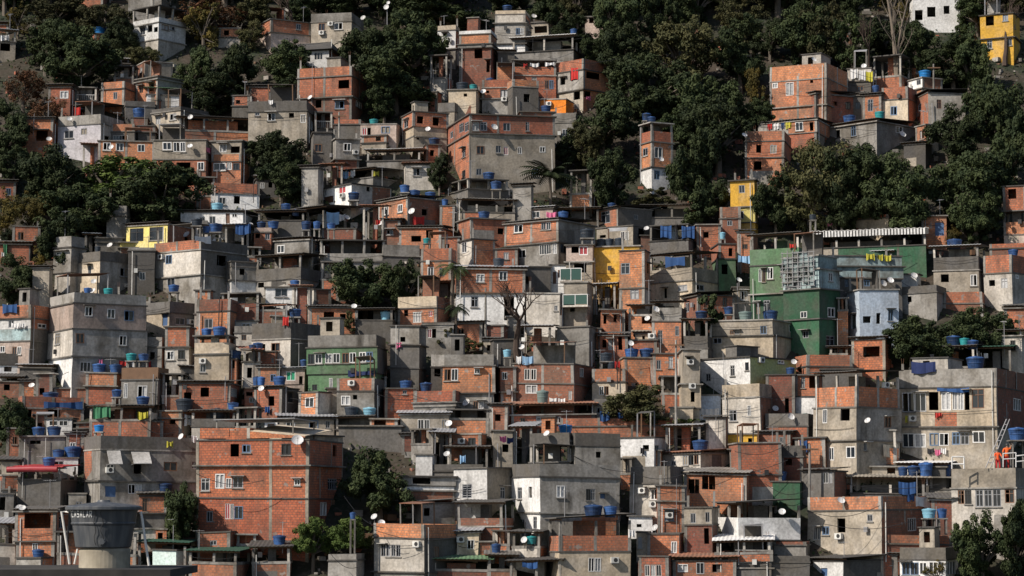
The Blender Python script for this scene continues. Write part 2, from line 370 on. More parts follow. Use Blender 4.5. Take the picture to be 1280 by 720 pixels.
    for i, (kind, m1, m2, y, z1) in enumerate(lv):
        last = i == n - 1
        z0 = lv[i + 1][4] if not last else zb - bd
        if z1 - z0 < .08: z0 = z1 - .08
        pj = offset(poly, rng.uniform(0, .03) + (rng.choice([0, 0, .12]) if kind == '' and not last and n > 2 else 0)); u0 = rng.uniform(0, 20)
        below_brick = (not last and lv[i + 1][1] in 'bBx') or m1 in 'bBx'
        if kind == 'P' and last: kind = ''
        if kind == 'R':
            sheet_roof(root, poly, z1, m1, len(faces), z1 - z0, i == 0); continue
        if kind == 'H':
            mb = MB(); pr = offset(poly, .5); c4 = [Vector(p) for p in pr]; q1 = (c4[0] + c4[3]) / 2; q2 = (c4[1] + c4[2]) / 2; mid = (q1 + q2) / 2
            q1 = q1 + (mid - q1) * .35; q2 = q2 + (mid - q2) * .35; b = [(p.x, p.y, z0 + .04) for p in c4]; t1 = (q1.x, q1.y, z1); t2 = (q2.x, q2.y, z1)
            for fc in ([b[0], b[1], t2, t1], [b[1], b[2], t2], [b[2], b[3], t1, t2], [b[3], b[0], t1], b[::-1]): mb.face(fc)
            mb.build('roof', M[m1], root); continue
        if kind == 'P':
            mb = MB(); inn = offset(pj, -.13)
            for k in range(4):
                mi = 1 if (len(faces) == 2 and k == 1) else 0
                a, b = pj[k], pj[(k + 1) % 4]; c, d = inn[k], inn[(k + 1) % 4]
                mb.wall(a, b, z0, z1, u0 + 7 * k, mi); mb.wall(d, c, z0, z1, u0, mi)
                mb.face([(*a, z1), (*b, z1), (*d, z1), (*c, z1)], None, mi)
                if (m1 if mi == 0 else m2) in 'bBx' and k < len(faces): columns(mb, a, b, z0, z1 + .01, [], 2)
            mb.build('parapet', [M[m1], M[m2], M['c']], root)
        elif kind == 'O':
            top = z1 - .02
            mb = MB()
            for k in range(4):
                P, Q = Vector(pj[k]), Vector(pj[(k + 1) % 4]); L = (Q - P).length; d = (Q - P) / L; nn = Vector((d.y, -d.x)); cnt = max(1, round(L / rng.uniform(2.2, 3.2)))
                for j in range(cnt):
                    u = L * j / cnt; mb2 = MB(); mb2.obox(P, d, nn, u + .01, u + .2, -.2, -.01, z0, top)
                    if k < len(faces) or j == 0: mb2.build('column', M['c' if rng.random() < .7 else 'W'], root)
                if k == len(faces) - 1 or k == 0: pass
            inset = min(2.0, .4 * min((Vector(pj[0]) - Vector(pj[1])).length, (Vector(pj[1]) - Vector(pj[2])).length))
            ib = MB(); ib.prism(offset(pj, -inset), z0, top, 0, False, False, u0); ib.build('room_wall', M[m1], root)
            if (last or lv[i + 1][0] != 'P') and z1 - z0 > 1.3 and rng.random() < .7:
                for k in range(len(faces)):
                    P, Q = Vector(pj[k]), Vector(pj[k + 1]); L = (Q - P).length; d = (Q - P) / L; nn = Vector((d.y, -d.x)); rm = MB(); hh = z0 + min(1.0, (z1 - z0) * .45)
                    if L < .8: continue
                    rm.obox(P, d, nn, .22, L - .02, -.13, -.08, hh - .05, hh)
                    for j in range(int(L / .22)): rm.obox(P, d, nn, .24 + j * .22, .265 + j * .22, -.12, -.09, z0 + .08, hh - .051)
                    rm.build('railing', rng.choice([STEEL, ALU, M['m'], GRL]), root)
        else:
            mb = MB()
            for k in range(4):
                a, b = pj[k], pj[(k + 1) % 4]; mi = 1 if (len(faces) == 2 and k == 1) else 0
                if k < len(faces):
                    hs = ho.get((i, k), []); facade(mb, a, b, z0, z1, hs, u0 + 7 * k, mi)
                    if (m1 if mi == 0 else m2) in 'bBx': columns(mb, a, b, z0, z1, hs, 2)
                    bays(mb, a, b, z0, z1, hs, m1 if mi == 0 else m2)
                else: mb.wall(a, b, z0, z1, u0 + 7 * k, mi if len(faces) == 1 else (1 if k == 2 else 0))
            mb.build('wall', [M[m1], M[m2], M['c' if m1 != 'x' else 't'], M['B' if m1 != 'B' else 'b'], M[rng.choice('ctW') if m1 in 'bBx' else 'b'], M[rng.choice('cdt')]], root)
            for k in range(len(faces)):
                for h in ho.get((i, k), []): window(pj[k], pj[(k + 1) % 4], h, h[4], root)
        # the floor or roof slab on top of this storey
        if kind in ('', 'O'):
            under_sheet = i > 0 and lv[i - 1][0] == 'R'
            if not (kind == 'O' and under_sheet):
                above = lv[i - 1] if i > 0 else None
                if above is None or above[0] in 'RH': th, out, sm = .12, rng.uniform(.06, .22), rng.choice('dzc')
                elif above[0] == 'P': th, out, sm = .12, rng.uniform(.05, .13), rng.choice('ddzc')
                elif m1 == 'x': th, out, sm = .34, .03, 'W'
                elif above[1] in 'bBx' or m1 in 'bBx': th, out, sm = .2, .035, 'c'
                else: th, out, sm = .11, rng.uniform(.05, .12), rng.choice('dz')
                if above is not None and above[0] == '' and rng.random() < .1: out = .25
                mb = MB(); mb.prism(offset(pj, out), z1 - th * .6, z1 + th * .4 - .003); mb.build('floor_slab' if above is not None else 'roof_slab', M[sm], root)
    # bits that hang on the walls of most of these houses
    big = hgt > 2.2 and (xr - xl) > 18
    if big and rng.random() < .55:
        fi = rng.randrange(len(faces)); P, Q = map(Vector, H.faces[fi]); L = (Q - P).length; d = (Q - P) / L; nn = Vector((d.y, -d.x))
        hs = [h for (i, k), v in ho.items() if k == fi for h in v]
        for u in (.35, L - .35, L * .5):
            if not any(h[0] - .1 < u < h[1] + .1 for h in hs):
                p = P + d * u + nn * .2; zt = lv[-1][4] if lv[-1][0] == '' else lv[0][4]
                mb = MB(); mb.tube([(p.x, p.y, zb - .5), (p.x, p.y, min(lv[0][4], zb + rng.uniform(2, hgt)) - .1)], .045, 5); mb.build('drainpipe', PVC if rng.random() < .7 else STEEL, root); break
    if big and lv[0][0] != 'R' and lv[0][0] != 'H' and rng.random() < .35:
        zt = lv[0][4]
        for k in rng.sample(range(4), rng.choice([1, 2])):
            p = Vector(offset(poly, -.25)[k]); hh = rng.uniform(.5, 1.3); st = MB()
            st.prism([(p.x - .09, p.y - .09), (p.x + .09, p.y - .09), (p.x + .09, p.y + .09), (p.x - .09, p.y + .09)], zt - .3, zt + hh)
            s = st.build('column_stub', M['c'], root)
            rb = MB()
            for dx in (-.06, .06): rb.tube([(p.x + dx, p.y, zt + hh - .05), (p.x + dx * 1.6, p.y, zt + hh + .45)], .012, 4)
            rb.build('rebar', RUST, s)
    clutter(H, root, poly, lv, zb, ho, faces, big)
    WARP = None
    HOUSES.append(H)
    return H
def clutter(H, root, poly, lv, zb, ho, faces, big):
    if not big or H.wall or 'people' in H.label: return
    zt = lv[0][4]; r = rng
    # a canopy of sheets on posts set back on the roof terrace
    if lv[0][0] in 'P' and r.random() < .52 or (lv[0][0] == '' and r.random() < .14):
        p = [Vector(q) for q in offset(poly, -.4)]; t0, t1 = r.choice([(0, .5), (.45, 1), (.1, .9), (.3, .8)]); A = p[0].lerp(p[1], t0); B = p[0].lerp(p[1], t1); dv = (p[3] - p[0]) * r.uniform(.4, .7)
        if (B - A).length > 1.2:
            q = [A, B, B + dv, A + dv]; h = r.uniform(1.5, 2.2); m = MB(); up = r.uniform(-.2, .3); th = .05
            zz = [zt + h, zt + h + r.uniform(-.1, .1), zt + h + up, zt + h + up]
            top = [(v.x, v.y, z) for v, z in zip(q, zz)]; bot = [(v[0], v[1], v[2] - th) for v in top]
            m.face(top); m.face(bot[::-1])
            for k in range(4): m.face([bot[k], bot[(k + 1) % 4], top[(k + 1) % 4], top[k]])
            cn = m.build('canopy_roof', M[r.choice('ffdLq')], root)
            for v, z in zip(q, zz):
                pm = MB(); w = .05; c = q[0].lerp(q[2], .5); v = v.lerp(c, .06); pm.prism([(v.x - w, v.y - w), (v.x + w, v.y - w), (v.x + w, v.y + w), (v.x - w, v.y + w)], zt - 1.2, z - th - .002); pm.build('post', r.choice([STEEL, M['c'], M['m']]), cn)
            if r.random() < .6:
                bm = MB(); c0 = q[3].lerp(q[0], .1); c1 = q[2].lerp(q[1], .1); n2 = (q[0] - q[3]).normalized() * .12; bm.prism([tuple(c0 + n2), tuple(c1 + n2), tuple(c1), tuple(c0)], zt - .6, min(zz) - .08, 0, False, False); bm.build('back_wall', M[r.choice('bBcdz')], cn)
    elif lv[0][0] in ('', 'P') and not H.auto and r.random() < .4:
        p = [Vector(q) for q in offset(poly, -.35)]; t0 = r.uniform(0, .5); t1 = t0 + r.uniform(.25, .45); A = p[0].lerp(p[1], t0); B = p[0].lerp(p[1], t1); sb = (p[3] - p[0]) * r.uniform(.12, .4); dv = (p[3] - p[0]) * .5
        if (B - A).length > 1.0:
            A2, B2 = A + sb, B + sb; q = [tuple(A2), tuple(B2), tuple(B2 + dv), tuple(A2 + dv)]; h = r.uniform(1.0, 1.9); zz0 = zt - (.9 if lv[0][0] == 'P' else .05); m = MB(); d2 = (B2 - A2).normalized(); L2 = (B2 - A2).length
            hs = [(L2 * .3, L2 * .3 + min(.6, L2 * .4), zt + h * .25, zt + h * .8)] if r.random() < .6 else []
            facade(m, q[0], q[1], zz0, zt + h, hs, r.uniform(0, 9)); 
            for k in (1, 2, 3): m.wall(q[k], q[(k + 1) % 4], zz0, zt + h, 3 * k)
            rr_ = m.build('roof_room', M[r.choice('bbBctWd')], root); m = MB(); m.prism(offset(q, .12), zt + h, zt + h + .09); m.build('room_slab', M[r.choice('dzcf')], rr_)
    # concrete hoods over windows
    for (i, fi), hs in ho.items():
        P, Q = map(Vector, H.faces[fi]); d = (Q - P).normalized(); nn = Vector((d.y, -d.x))
        for h in hs:
            if r.random() < .16:
                m = MB(); m.obox(P, d, nn, h[0] - .2, h[1] + .2, .03, r.uniform(.35, .6), h[3] + .06, h[3] + .12); m.build('window_hood', M[r.choice('dcs')], root)
    P, Q = map(Vector, H.faces[0]); L = (Q - P).length; d = (Q - P) / L; nn = Vector((d.y, -d.x))
    # thin pipes and cables clipped along the front
    if r.random() < .5:
        z = zb + r.uniform(.4, 1) * (zt - zb) * .9; m = MB(); a = P + d * .1 + nn * .22; b = P + d * (L - .1) + nn * .22
        m.tube([(*a.lerp(b, k / 6), z - .18 * math.sin(math.pi * k / 6) + r.uniform(-.03, .03)) for k in range(7)], .02, 4); m.build('wire', DARKP, root)
    if r.random() < .3:
        u = r.uniform(.3, L - .3); p = P + d * u + nn * .21
        if not any(h[0] - .1 < u < h[1] + .1 for (i, k), v in ho.items() if k == 0 for h in v):
            m = MB(); z0 = zb + r.uniform(0, .4) * (zt - zb); m.tube([(p.x, p.y, z0), (p.x, p.y, zt + r.uniform(-.2, .7))], r.uniform(.02, .045), 5); m.build('pipe', r.choice([PVC, STEEL, DARKP]), root)
    # small boxes: meters and extractor vents
    if r.random() < .3:
        u = r.uniform(.3, max(.31, L - .7)); z = zb + r.uniform(.3, .7) * (zt - zb)
        if not any(h[0] - .5 < u < h[1] + .1 and h[2] - .5 < z < h[3] + .1 for (i, k), v in ho.items() if k == 0 for h in v):
            m = MB(); m.obox(P, d, nn, u, u + .35, .16, .34, z, z + .42); m.build('meter_box', r.choice([WHITEP, STEEL, DARKP]), root)
def line_hit(C, d2, x, y):
    r = ray(x, y); n = Vector((r.y, -r.x))          # column plane through the camera
    k = -(n.x * C.x + n.y * C.y) / (n.x * d2.x + n.y * d2.y)
    k = max(-14, min(14, k)) if k == k else 5
    return Vector((C.x + d2.x * k, C.y + d2.y * k))
def sheet_roof(root, poly, z, m, nf, gap, top):
    m = 'L' if m == 'l' else m
    ov = .35; p = [Vector(q) for q in offset(poly, ov)]; mb = MB()
    A, B, Cc, D = p if nf == 1 else (p[0], p[1], p[2], p[3])
    L = (B - A).length; n = max(2, int(L / .16)); n = min(n, 90); D2 = (Cc - B).length
    amp = .02 if m != 's' else .05
    if m == 's': n = max(2, int(L / .28))
    rise = .11 * D2 if nf == 1 else .05 * D2
    fr = []; bk = []
    for i in range(n + 1):
        t = i / n; q = A + (B - A) * t; q2 = D + (Cc - D) * t; w = amp * (1 if i % 2 else -1)
        fr.append((q.x, q.y, z + w)); bk.append((q2.x, q2.y, z + rise + w))
    for i in range(n):
        lo = lambda v: (v[0], v[1], v[2] - .05)
        mb.face([fr[i], fr[i + 1], bk[i + 1], bk[i]]); mb.face([lo(fr[i + 1]), lo(fr[i]), lo(bk[i]), lo(bk[i + 1])])
        mb.face([lo(fr[i]), lo(fr[i + 1]), fr[i + 1], fr[i]])
    ro = mb.build('roof', M[m if m != 's' else 's'], root)
    d = (B - A).normalized(); nn = Vector((d.y, -d.x)); bm = MB()
    bm.obox(A, d, nn, .1, L - .1, -.5, -.42, z - .2, z - .09); bm.build('rafter', M['m'], ro)
    if m == 's' and L > 6:
        fm = MB(); k = int(L / .3)
        for i in range(k): fm.obox(A, d, nn, i * .3 + .02, i * .3 + .2, .01, .04, z - .62, z - .06)
        fm.build('slatted_fascia', M['w'], ro); fm = MB(); fm.obox(A, d, nn, .05, L - .05, -.05, -.02, z - .62, z - .08); fm.build('fascia_board', M['f'], ro)
    if gap > .55:
        for q in offset(poly, -.12):
            pm = MB(); x, y = q; pm.prism([(x - .06, y - .06), (x + .06, y - .06), (x + .06, y + .06), (x - .06, y + .06)], z - gap, z + .02); pm.build('post', STEEL if rng.random() < .5 else M['c'], root)

# ------------------------------------------------------------------ small things
def rank_label(items, fmt):
    """items: list of (x, host, kw); gives each a label that points to it alone"""
    by = {}
    for it in items: by.setdefault((id(it[1]), it[2]), []).append(it)
    out = {}
    for k, v in by.items():
        v.sort(key=lambda t: t[0]); n = len(v)
        for i, it in enumerate(v):
            rk = '' if n == 1 else (['left', 'right'][i] if n == 2 else ['left', 'middle', 'right'][i] if n == 3 else (['leftmost', 'second', 'third', 'fourth', 'fifth', 'sixth', 'seventh', 'eighth'][i]))
            out[id(it)] = (rk + ' ' + fmt.format(it[2], it[1].label)).strip()
    return out
def host_roof(x, y):
    best = None
    for H in HOUSES:
        if H.auto: continue
        if H.xl - 2 <= x <= H.xr + 2:
            s = 0 if H.ytop - 1 <= y <= H.y2 + 3 else min(abs(H.ytop - y), abs(H.y2 - y))
            s += .004 * (H.xr - H.xl)
            if best is None or s < best[0]: best = (s, H)
    return best
def host_face(x, y):
    c = [H for H in HOUSES if not H.auto and H.xl - 1 <= x <= H.xr + 1 and H.ytop - 2 <= y <= H.yb]
    if c: return min(c, key=lambda H: H.Y)
    return host_roof(x, y)[1]
def face_of(H, x):
    return H.faces[0] if len(H.faces) == 1 or x < H.xc else H.faces[1]
TANKS = []; DISHES = []; CLOTHS = []; ACS = []
_tb = {}
def tank_meshes(c):
    if c not in _tb:
        b = MB(); b.lathe([(0, 0), (.40, 0), (.455, .38), (.475, .40), (.475, .47), (.46, .48), (.5, .70), (.52, .70), (.52, .76), (.5, .77)], 22)
        l = MB(); l.lathe([(.515, .765), (.515, .80), (.40, .86), (.16, .90), (.15, .93), (0, .935)], 22)
        _tb[c] = (b.mesh('body', TANKM[c], True), l.mesh('lid', TANKM[c], True))
    return _tb[c]
def put_tanks():
    items = []
    for (x0, x1, y0, y1, c) in TANKS:
        s, H = host_roof((x0 + x1) / 2, y1); items.append(((x0 + x1) / 2, H, TNAME[c], x0, x1, y0, y1, c))
    lab = rank_label(items, '{} tank on the {}')
    for it in items:
        x, H, nm, x0, x1, y0, y1, c = it
        P, Q = face_of(H, x); u, z, p, n, L = face_hit(P, Q, x, y1)
        w = (x1 - x0) * p.y / F; rd = w / 2
        q = Vector((p.x, p.y)) - Vector((n.x, n.y)) * (rd + .25); z = at(x, y1, q.y).z
        rz = H.ztop
        if z < rz + .45: z = z if y1 > H.ytop + 3 else rz + .02
        g = 'water tanks on the roofs'
        t = thing('water_tank', lab[id(it)], 'water tank', (q.x, q.y, z), g)
        t.scale = (w, w, w * max(.75, min(1.25, (y1 - y0) / max(1, .8 * (x1 - x0)))))
        t.rotation_euler.z = rng.uniform(0, 6)
        for k, me in enumerate(tank_meshes(c)):
            o = bpy.data.objects.new(['body', 'lid'][k], me); COL.objects.link(o); o.parent = t
        if z > rz + .45:
            mb = MB(); hh = z - rz
            for dx in (-1, 1):
                for dy in (-1, 1): mb.obox((q.x, q.y), (1, 0), (0, -1), dx * rd * .7 - .06, dx * rd * .7 + .06, dy * rd * .7 - .06, dy * rd * .7 + .06, rz + .01, z - .1)
            mb.obox((q.x, q.y), (1, 0), (0, -1), -rd, rd, -rd, rd, z - .1, z - .005)
            st = mb.build('tank_stand', M['c']); tag(st, ('stand under the ' + lab[id(it)])[:200] if len(lab[id(it)].split()) < 14 else 'stand under ' + lab[id(it)], 'stand', 'stands under water tanks')
_dm = None
def put_dishes():
    global _dm
    a = MB(); prof = [(0, 0), (.2, .025), (.36, .08), (.5, .16)]
    a.lathe(prof, 18); a.lathe([(r, z - .02) for r, z in prof], 18)
    refl = a.mesh('reflector', DISHM, True)
    b = MB(); b.tube([(0, -.48, .15), (0, -.1, .48)], .018, 5); b.tube([(-.0, -.13, .46), (0, -.04, .53)], .05, 6); arm = b.mesh('feed_arm', STEEL)
    items = [((x0 + x1) / 2, host_face((x0 + x1) / 2, y), 'white', y, (x1 - x0)) for (x0, x1, y) in DISHES]
    lab = rank_label(items, '{} satellite dish on the {}')
    for it in items:
        x, H, _, y, w = it; P, Q = face_of(H, x); u, z, p, n, L = face_hit(P, Q, x, y); d = Vector((p.x, p.y)) + Vector((n.x, n.y)) * .45
        sc = max(.55, w * p.y / F)
        if z > H.ztop: d = Vector((p.x, p.y)) - Vector((n.x, n.y)) * .2
        t = thing('satellite_dish', lab[id(it)], 'satellite dish', (d.x, d.y, z), 'satellite dishes')
        dirv = Vector((rng.uniform(-.75, .5), -.75, rng.uniform(.35, .75))); t.rotation_euler = dirv.to_track_quat('Z', 'Y').to_euler(); t.scale = (sc,) * 3
        for nm, me in (('reflector', refl), ('feed_arm', arm)):
            o = bpy.data.objects.new(nm, me); COL.objects.link(o); o.parent = t
        bpy.context.view_layer.update()
        m = MB(); zt = z
        if z > H.ztop: e = (d.x, d.y, H.ztop - .05)
        else: e = (p.x, p.y, z - .15)
        m.tube([(d.x, d.y, z), (d.x + .02, d.y + .03, z - .12), e], .025, 5); me = m.mesh('bracket', STEEL)
        o = bpy.data.objects.new('bracket', me); COL.objects.link(o); o.parent = t; o.matrix_parent_inverse = t.matrix_basis.inverted()
CM = {}
CNAME = {'r': ('red', (.50, .03, .025)), 'b': ('blue', (.018, .07, .21)), 'w': ('white', (.72, .72, .72)), 'y': ('yellow', (.50, .46, .05)), 'p': ('pink', (.6, .15, .28)),
         'g': ('green', (.05, .20, .10)), 'l': ('light blue', (.25, .42, .62)), 'n': ('navy blue', (.012, .025, .10)), 'c': ('cream', (.55, .5, .4)), 'k': ('dark', (.03, .03, .035))}
def put_cloths():
    items = [((x0 + x1) / 2, host_face((x0 + x1) / 2, (y0 + y1) / 2), CNAME[c][0], x0, x1, y0, y1, c) for (x0, x1, y0, y1, c) in CLOTHS]
    lab = rank_label(items, '{} cloth hung on the {}')
    for it in items:
        x, H, nm, x0, x1, y0, y1, c = it; P, Q = face_of(H, x); _, _, pa, n, L = face_hit(P, Q, x0, y0); pb = face_hit(P, Q, x1, y0)[2]; zb = face_hit(P, Q, x, y1)[1]
        mb = MB(); nu, nv = 10, 6; ph = rng.uniform(0, 6); g = []
        for j in range(nv + 1):
            row = []
            for i in range(nu + 1):
                s, t = i / nu, j / nv; q = pa.lerp(pb, s); w = .2 + (.03 + .06 * t) * math.sin(s * 14 + ph) + .03 * math.sin(s * 31 + ph * 2)
                zz = pa.z + (pb.z - pa.z) * s - .1 * math.sin(math.pi * s) * (1 - t); bot = zb + .08 * math.sin(s * 5 + ph)
                row.append((q.x + n.x * w, q.y + n.y * w, zz + (bot - zz) * t))
            g.append(row)
        for j in range(nv):
            for i in range(nu): mb.face([g[j + 1][i], g[j + 1][i + 1], g[j][i + 1], g[j][i]])
        if c not in CM: CM[c] = plain('cloth_' + nm.replace(' ', '_'), CNAME[c][1], .85)
        big = (x1 - x0) > 15
        l = lab[id(it)].replace('cloth hung', 'tarp hung') if big else lab[id(it)]
        tag(mb.build('tarpaulin' if big else 'hanging_cloth', CM[c], None, True), l, 'tarpaulin' if big else 'laundry', None if big else 'laundry hung out to dry')
def put_acs():
    items = [(x, host_face(x, y), 'white', y) for (x, y) in ACS]
    lab = rank_label(items, '{} air conditioner on the {}')
    for it in items:
        x, H, _, y = it; P, Q = face_of(H, x); u, z, p, n, L = face_hit(P, Q, x, y); d = (Vector(Q) - Vector(P)).normalized(); nn = Vector((n.x, n.y))
        t = thing('air_conditioner', lab[id(it)], 'air conditioner', p, 'air conditioners on the walls'); O = Vector((p.x, p.y))
        mb = MB(); mb.obox(O, d, nn, -.3, .3, .02, .36, z - .22, z + .22); mb.build('case', WHITEP, t)
        g = MB(); c = O + nn * .364; k = 14; ring = [(c.x + d.x * (.05 + .17 * math.cos(i * 6.283 / k)), c.y + d.y * (.05 + .17 * math.cos(i * 6.283 / k)), z + .17 * math.sin(i * 6.283 / k)) for i in range(k)]
        g.face(ring); g.build('fan_grille', DARKP, t)
        b = MB(); b.obox(O, d, nn, -.26, .26, .02, .34, z - .28, z - .225); b.build('bracket', STEEL, t)
# ------------------------------------------------------------------ table reader
ZF = 4.0; OFFX = OFFY = 0
def num(s): return None if s == '-' else OFFX + float(s) / ZF
def read(table):
    global OFFX, OFFY
    for ln in table.strip().splitlines():
        ln = ln.strip()
        if not ln or ln[0] == '#': continue
        if ln[0] == '@': OFFX, OFFY = map(float, ln[1:].split(',')); continue
        X = lambda v: OFFX + float(v) / ZF
        Yf = lambda v: OFFY + float(v) / ZF
        if ln[:2] in ('T ', 'D ', 'C ', 'K '):
            for it in ln[2:].split():
                p = it.split(',')
                if ln[0] == 'T': TANKS.append((X(p[0]), X(p[1]), Yf(p[2]), Yf(p[3]), p[4] if len(p) > 4 else 'B'))
                if ln[0] == 'D':
                    w = float(p[2]) if len(p) > 2 else 28; DISHES.append((X(float(p[0]) - w / 2), X(float(p[0]) + w / 2), Yf(p[1])))
                if ln[0] == 'C': CLOTHS.append((X(p[0]), X(p[1]), Yf(p[2]), Yf(p[3]), p[4]))
                if ln[0] == 'K': ACS.append((X(p[0]), Yf(p[1])))
            continue
        g, lv, wn, lab = [s.strip() for s in ln.split('|')]
        a = g.split(); xl, xc, xr = num(a[0]), num(a[1]), num(a[2]); yb = Yf(a[3])
        ws = []
        for w in wn.split():
            p = re.match(r'(-?\d+),(-?\d+),(-?\d+),(-?\d+)(\w)$', w); ws.append((X(p[1]), X(p[2]), Yf(p[3]), Yf(p[4]), p[5]))
        house(xl, xc, xr, yb, lv, ws, lab, float(a[4]) if len(a) > 4 else 0)

def filler():
    global ZF, OFFX, OFFY
    ZF, OFFX, OFFY = 1.0, 0, 0
    r = random.Random(33); G = 6; occ = {}
    def cov(x, y):
        for H in HOUSES:
            if H.xl - 1 <= x <= H.xr + 1 and H.ytop - 1 <= y <= H.yb + 1: return True
        for (a, b, c, d) in TB:
            if a <= x <= b and c <= y <= d: return True
        return False
    def hides(a, b, c, d):
        return any(min(b, H.xr) - max(a, H.xl) > .16 * (H.xr - H.xl) and min(d, H.yb) - max(c, H.ytop) > .25 * (H.yb - H.ytop) and H.yb < d + 6 for H in HOUSES if not H.auto) or any(min(b, k[1]) - max(a, k[0]) > 6 and min(d, k[3]) - max(c, k[2]) > 8 and k[3] < d for k in BARE)
    forest = lambda x, y: y < 105 and not (590 < x < 760 and y > 40) and not (90 < x < 230) and not (960 < x < 1190 and y > 70) or (x > 925 and y < 285 and not (925 < x < 1190 and 75 < y < 200)) or (695 < x < 950 and y < 255) or (x < 60 and y < 250) or (x < 110 and 250 < y < 345)
    cols = [b_ for b_ in 'ccddBBBBbbbtzdW']; nt = 0; nh = 0; wood = {}
    y = 706
    while y > -10:
        x = 3
        while x < 1278:
            if cov(x, y): x += G; continue
            x1 = x
            while x1 < 1279 and not cov(x1, y) and x1 - x < 44: x1 += 3
            y0 = y; xm = (x + x1) / 2
            while y0 > -20 and not cov(xm, y0) and y - y0 < 34: y0 -= 3
            w = x1 - x; h = y - y0
            if forest(xm, y):
                if w > 10 and h > 8:
                    for att in range(9):
                        ww = r.uniform(42, 74) * (1 - att * .07); a, b2, c, d = xm - ww / 2, xm + ww / 2, y + 8 - ww * r.uniform(.85, 1.1), y + 8
                        if not hides(a + ww * .1, b2 - ww * .1, c + ww * .08, d): break
                    else: x = x1 + G; continue
                    area = 'upper right' if xm > 930 else 'central' if xm > 600 else 'upper middle' if xm > 240 else 'upper left'
                    AUTOTREES.append((r.choice('DDDDMMY' if r.random() < .5 else 'DDDM'), a, b2, c, d, 'dark leafy tree filling the wood on the %s slope' % area, 'trees filling the wood on the %s slope' % area))
                    TB.append((a + ww * .15, b2 - ww * .15, c + ww * .15, d - 2)); nt += 1
                x = x1 + G; continue
            if w >= 9 and h >= 7 and not (w < 14 and h > 20) and not (935 < xm < 1005 and y < 140):
                t = r.uniform(2, 9); m = r.choice(cols); yt = y0 - t; yb = y + r.uniform(4, 9); xa, xb = x - r.uniform(1, 5), x1 + r.uniform(1, 5); ym = yt + (yb - yt) * .3
                lv = r.choice([f'{m}{yt:.0f}', f'P{r.choice("cdBb")}{yt:.0f} {m}{ym:.0f}', f'Rf{yt:.0f} {m}{yt + 3:.0f}', f'R{r.choice("fLq")}{yt:.0f} O{m}{yt + 3:.0f}', f'O{m}{yt:.0f} P{r.choice("cbB")}{yt + (yb - yt) * .6:.0f}'])
                nb = min(HOUSES, key=lambda H: abs((H.xl + H.xr) / 2 - xm) * .7 + abs((H.ytop + H.yb) / 2 - (yt + yb) / 2) if not H.auto else 1e9)
                dx, dy = xm - (nb.xl + nb.xr) / 2, (yt + yb) / 2 - (nb.ytop + nb.yb) / 2
                pos = ('right of' if dx > 0 else 'left of') if abs(dx) > abs(dy) else ('below' if dy > 0 else 'above')
                cn = {'c': 'grey', 'd': 'dark grey', 'B': 'old brick', 'b': 'brick', 't': 'tan', 'z': 'blackened', 'W': 'off white'}[m]; lab = None
                for pre in ('', 'small ', 'narrow ' if xb - xa < 24 else 'wide ', 'little ', 'cramped ', 'squeezed '):
                    l = f'{pre}{cn} shack {pos} {nb.label}'
                    if l not in LABELS: lab = l; break
                if lab is None: x = x1 + G; continue
                ws = []
                if r.random() < .6:
                    u = r.uniform(xa + 3, max(xa + 3.1, xb - 12)); ws.append((u, u + r.uniform(6, 9), ym + 3, ym + r.uniform(9, 13), r.choice('aboo')))
                H = house(xa, None, xb, yb, lv, ws, lab); H.auto = True; nh += 1
            x = x1 + G
        y -= G
    print('FILLERS', nh, 'trees', nt)
TB = []; AUTOTREES = []; BARE = []
# ------------------------------------------------------------------ the hillside and the valley in front of it
def soil():
    m, t, b = newmat('hill_soil'); uv, pos, rnd = coords(t)
    c = mixc(t, ramp(t, nz(t, pos, .25, 5), .4, .62), (.045, .034, .024), (.014, .022, .010))
    c = mixc(t, ramp(t, nz(t, pos, 2.2, 4), .5, .8), c, (.075, .062, .05))
    t.links.new(c, b.inputs['Base Color']); b.inputs['Roughness'].default_value = 1
    return m
SOIL = soil()
def ground_z(x, y):
    if y < 150: return hz(150) - .4
    z = hz(y) - .25
    if y > 330: z = hz(330) - .25 + (y - 330) * .45
    return z + (noise.noise(Vector((x * .12, y * .12, 0))) - .5) * .5
mb = MB(); xs = [-1500, -600, -300] + [-160 + 4 * i for i in range(81)] + [300, 600, 1500]; ys = [-1500, -400, -60, 60, 130, 150] + [150 + 3 * i for i in range(1, 68)] + [380, 440, 520, 800]
pts = [[(x, y, ground_z(x, y)) for x in xs] for y in ys]
for j in range(len(ys) - 1):
    for i in range(len(xs) - 1): mb.face([pts[j][i], pts[j][i + 1], pts[j + 1][i + 1], pts[j + 1][i]])
o = mb.build('hillside', SOIL, None, True); o['kind'] = 'structure'

# ------------------------------------------------------------------ trees
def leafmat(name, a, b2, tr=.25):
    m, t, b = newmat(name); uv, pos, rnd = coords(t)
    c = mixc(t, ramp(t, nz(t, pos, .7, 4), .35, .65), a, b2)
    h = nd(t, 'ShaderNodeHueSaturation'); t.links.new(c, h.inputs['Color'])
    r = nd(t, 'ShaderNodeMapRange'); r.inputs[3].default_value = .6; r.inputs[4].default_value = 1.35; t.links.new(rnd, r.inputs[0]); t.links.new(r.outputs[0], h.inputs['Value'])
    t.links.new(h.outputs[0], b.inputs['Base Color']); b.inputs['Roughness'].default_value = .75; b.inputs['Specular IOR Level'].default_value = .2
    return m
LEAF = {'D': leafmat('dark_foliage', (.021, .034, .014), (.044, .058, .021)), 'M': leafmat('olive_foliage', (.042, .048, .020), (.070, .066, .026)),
        'L': leafmat('lit_foliage', (.042, .070, .017), (.075, .105, .025)), 'R': leafmat('reddish_foliage', (.10, .045, .022), (.07, .04, .02)),  # L: sunlight on the crowns put into lighter greens
        'Y': leafmat('yellowish_foliage', (.12, .09, .02), (.06, .06, .02))}
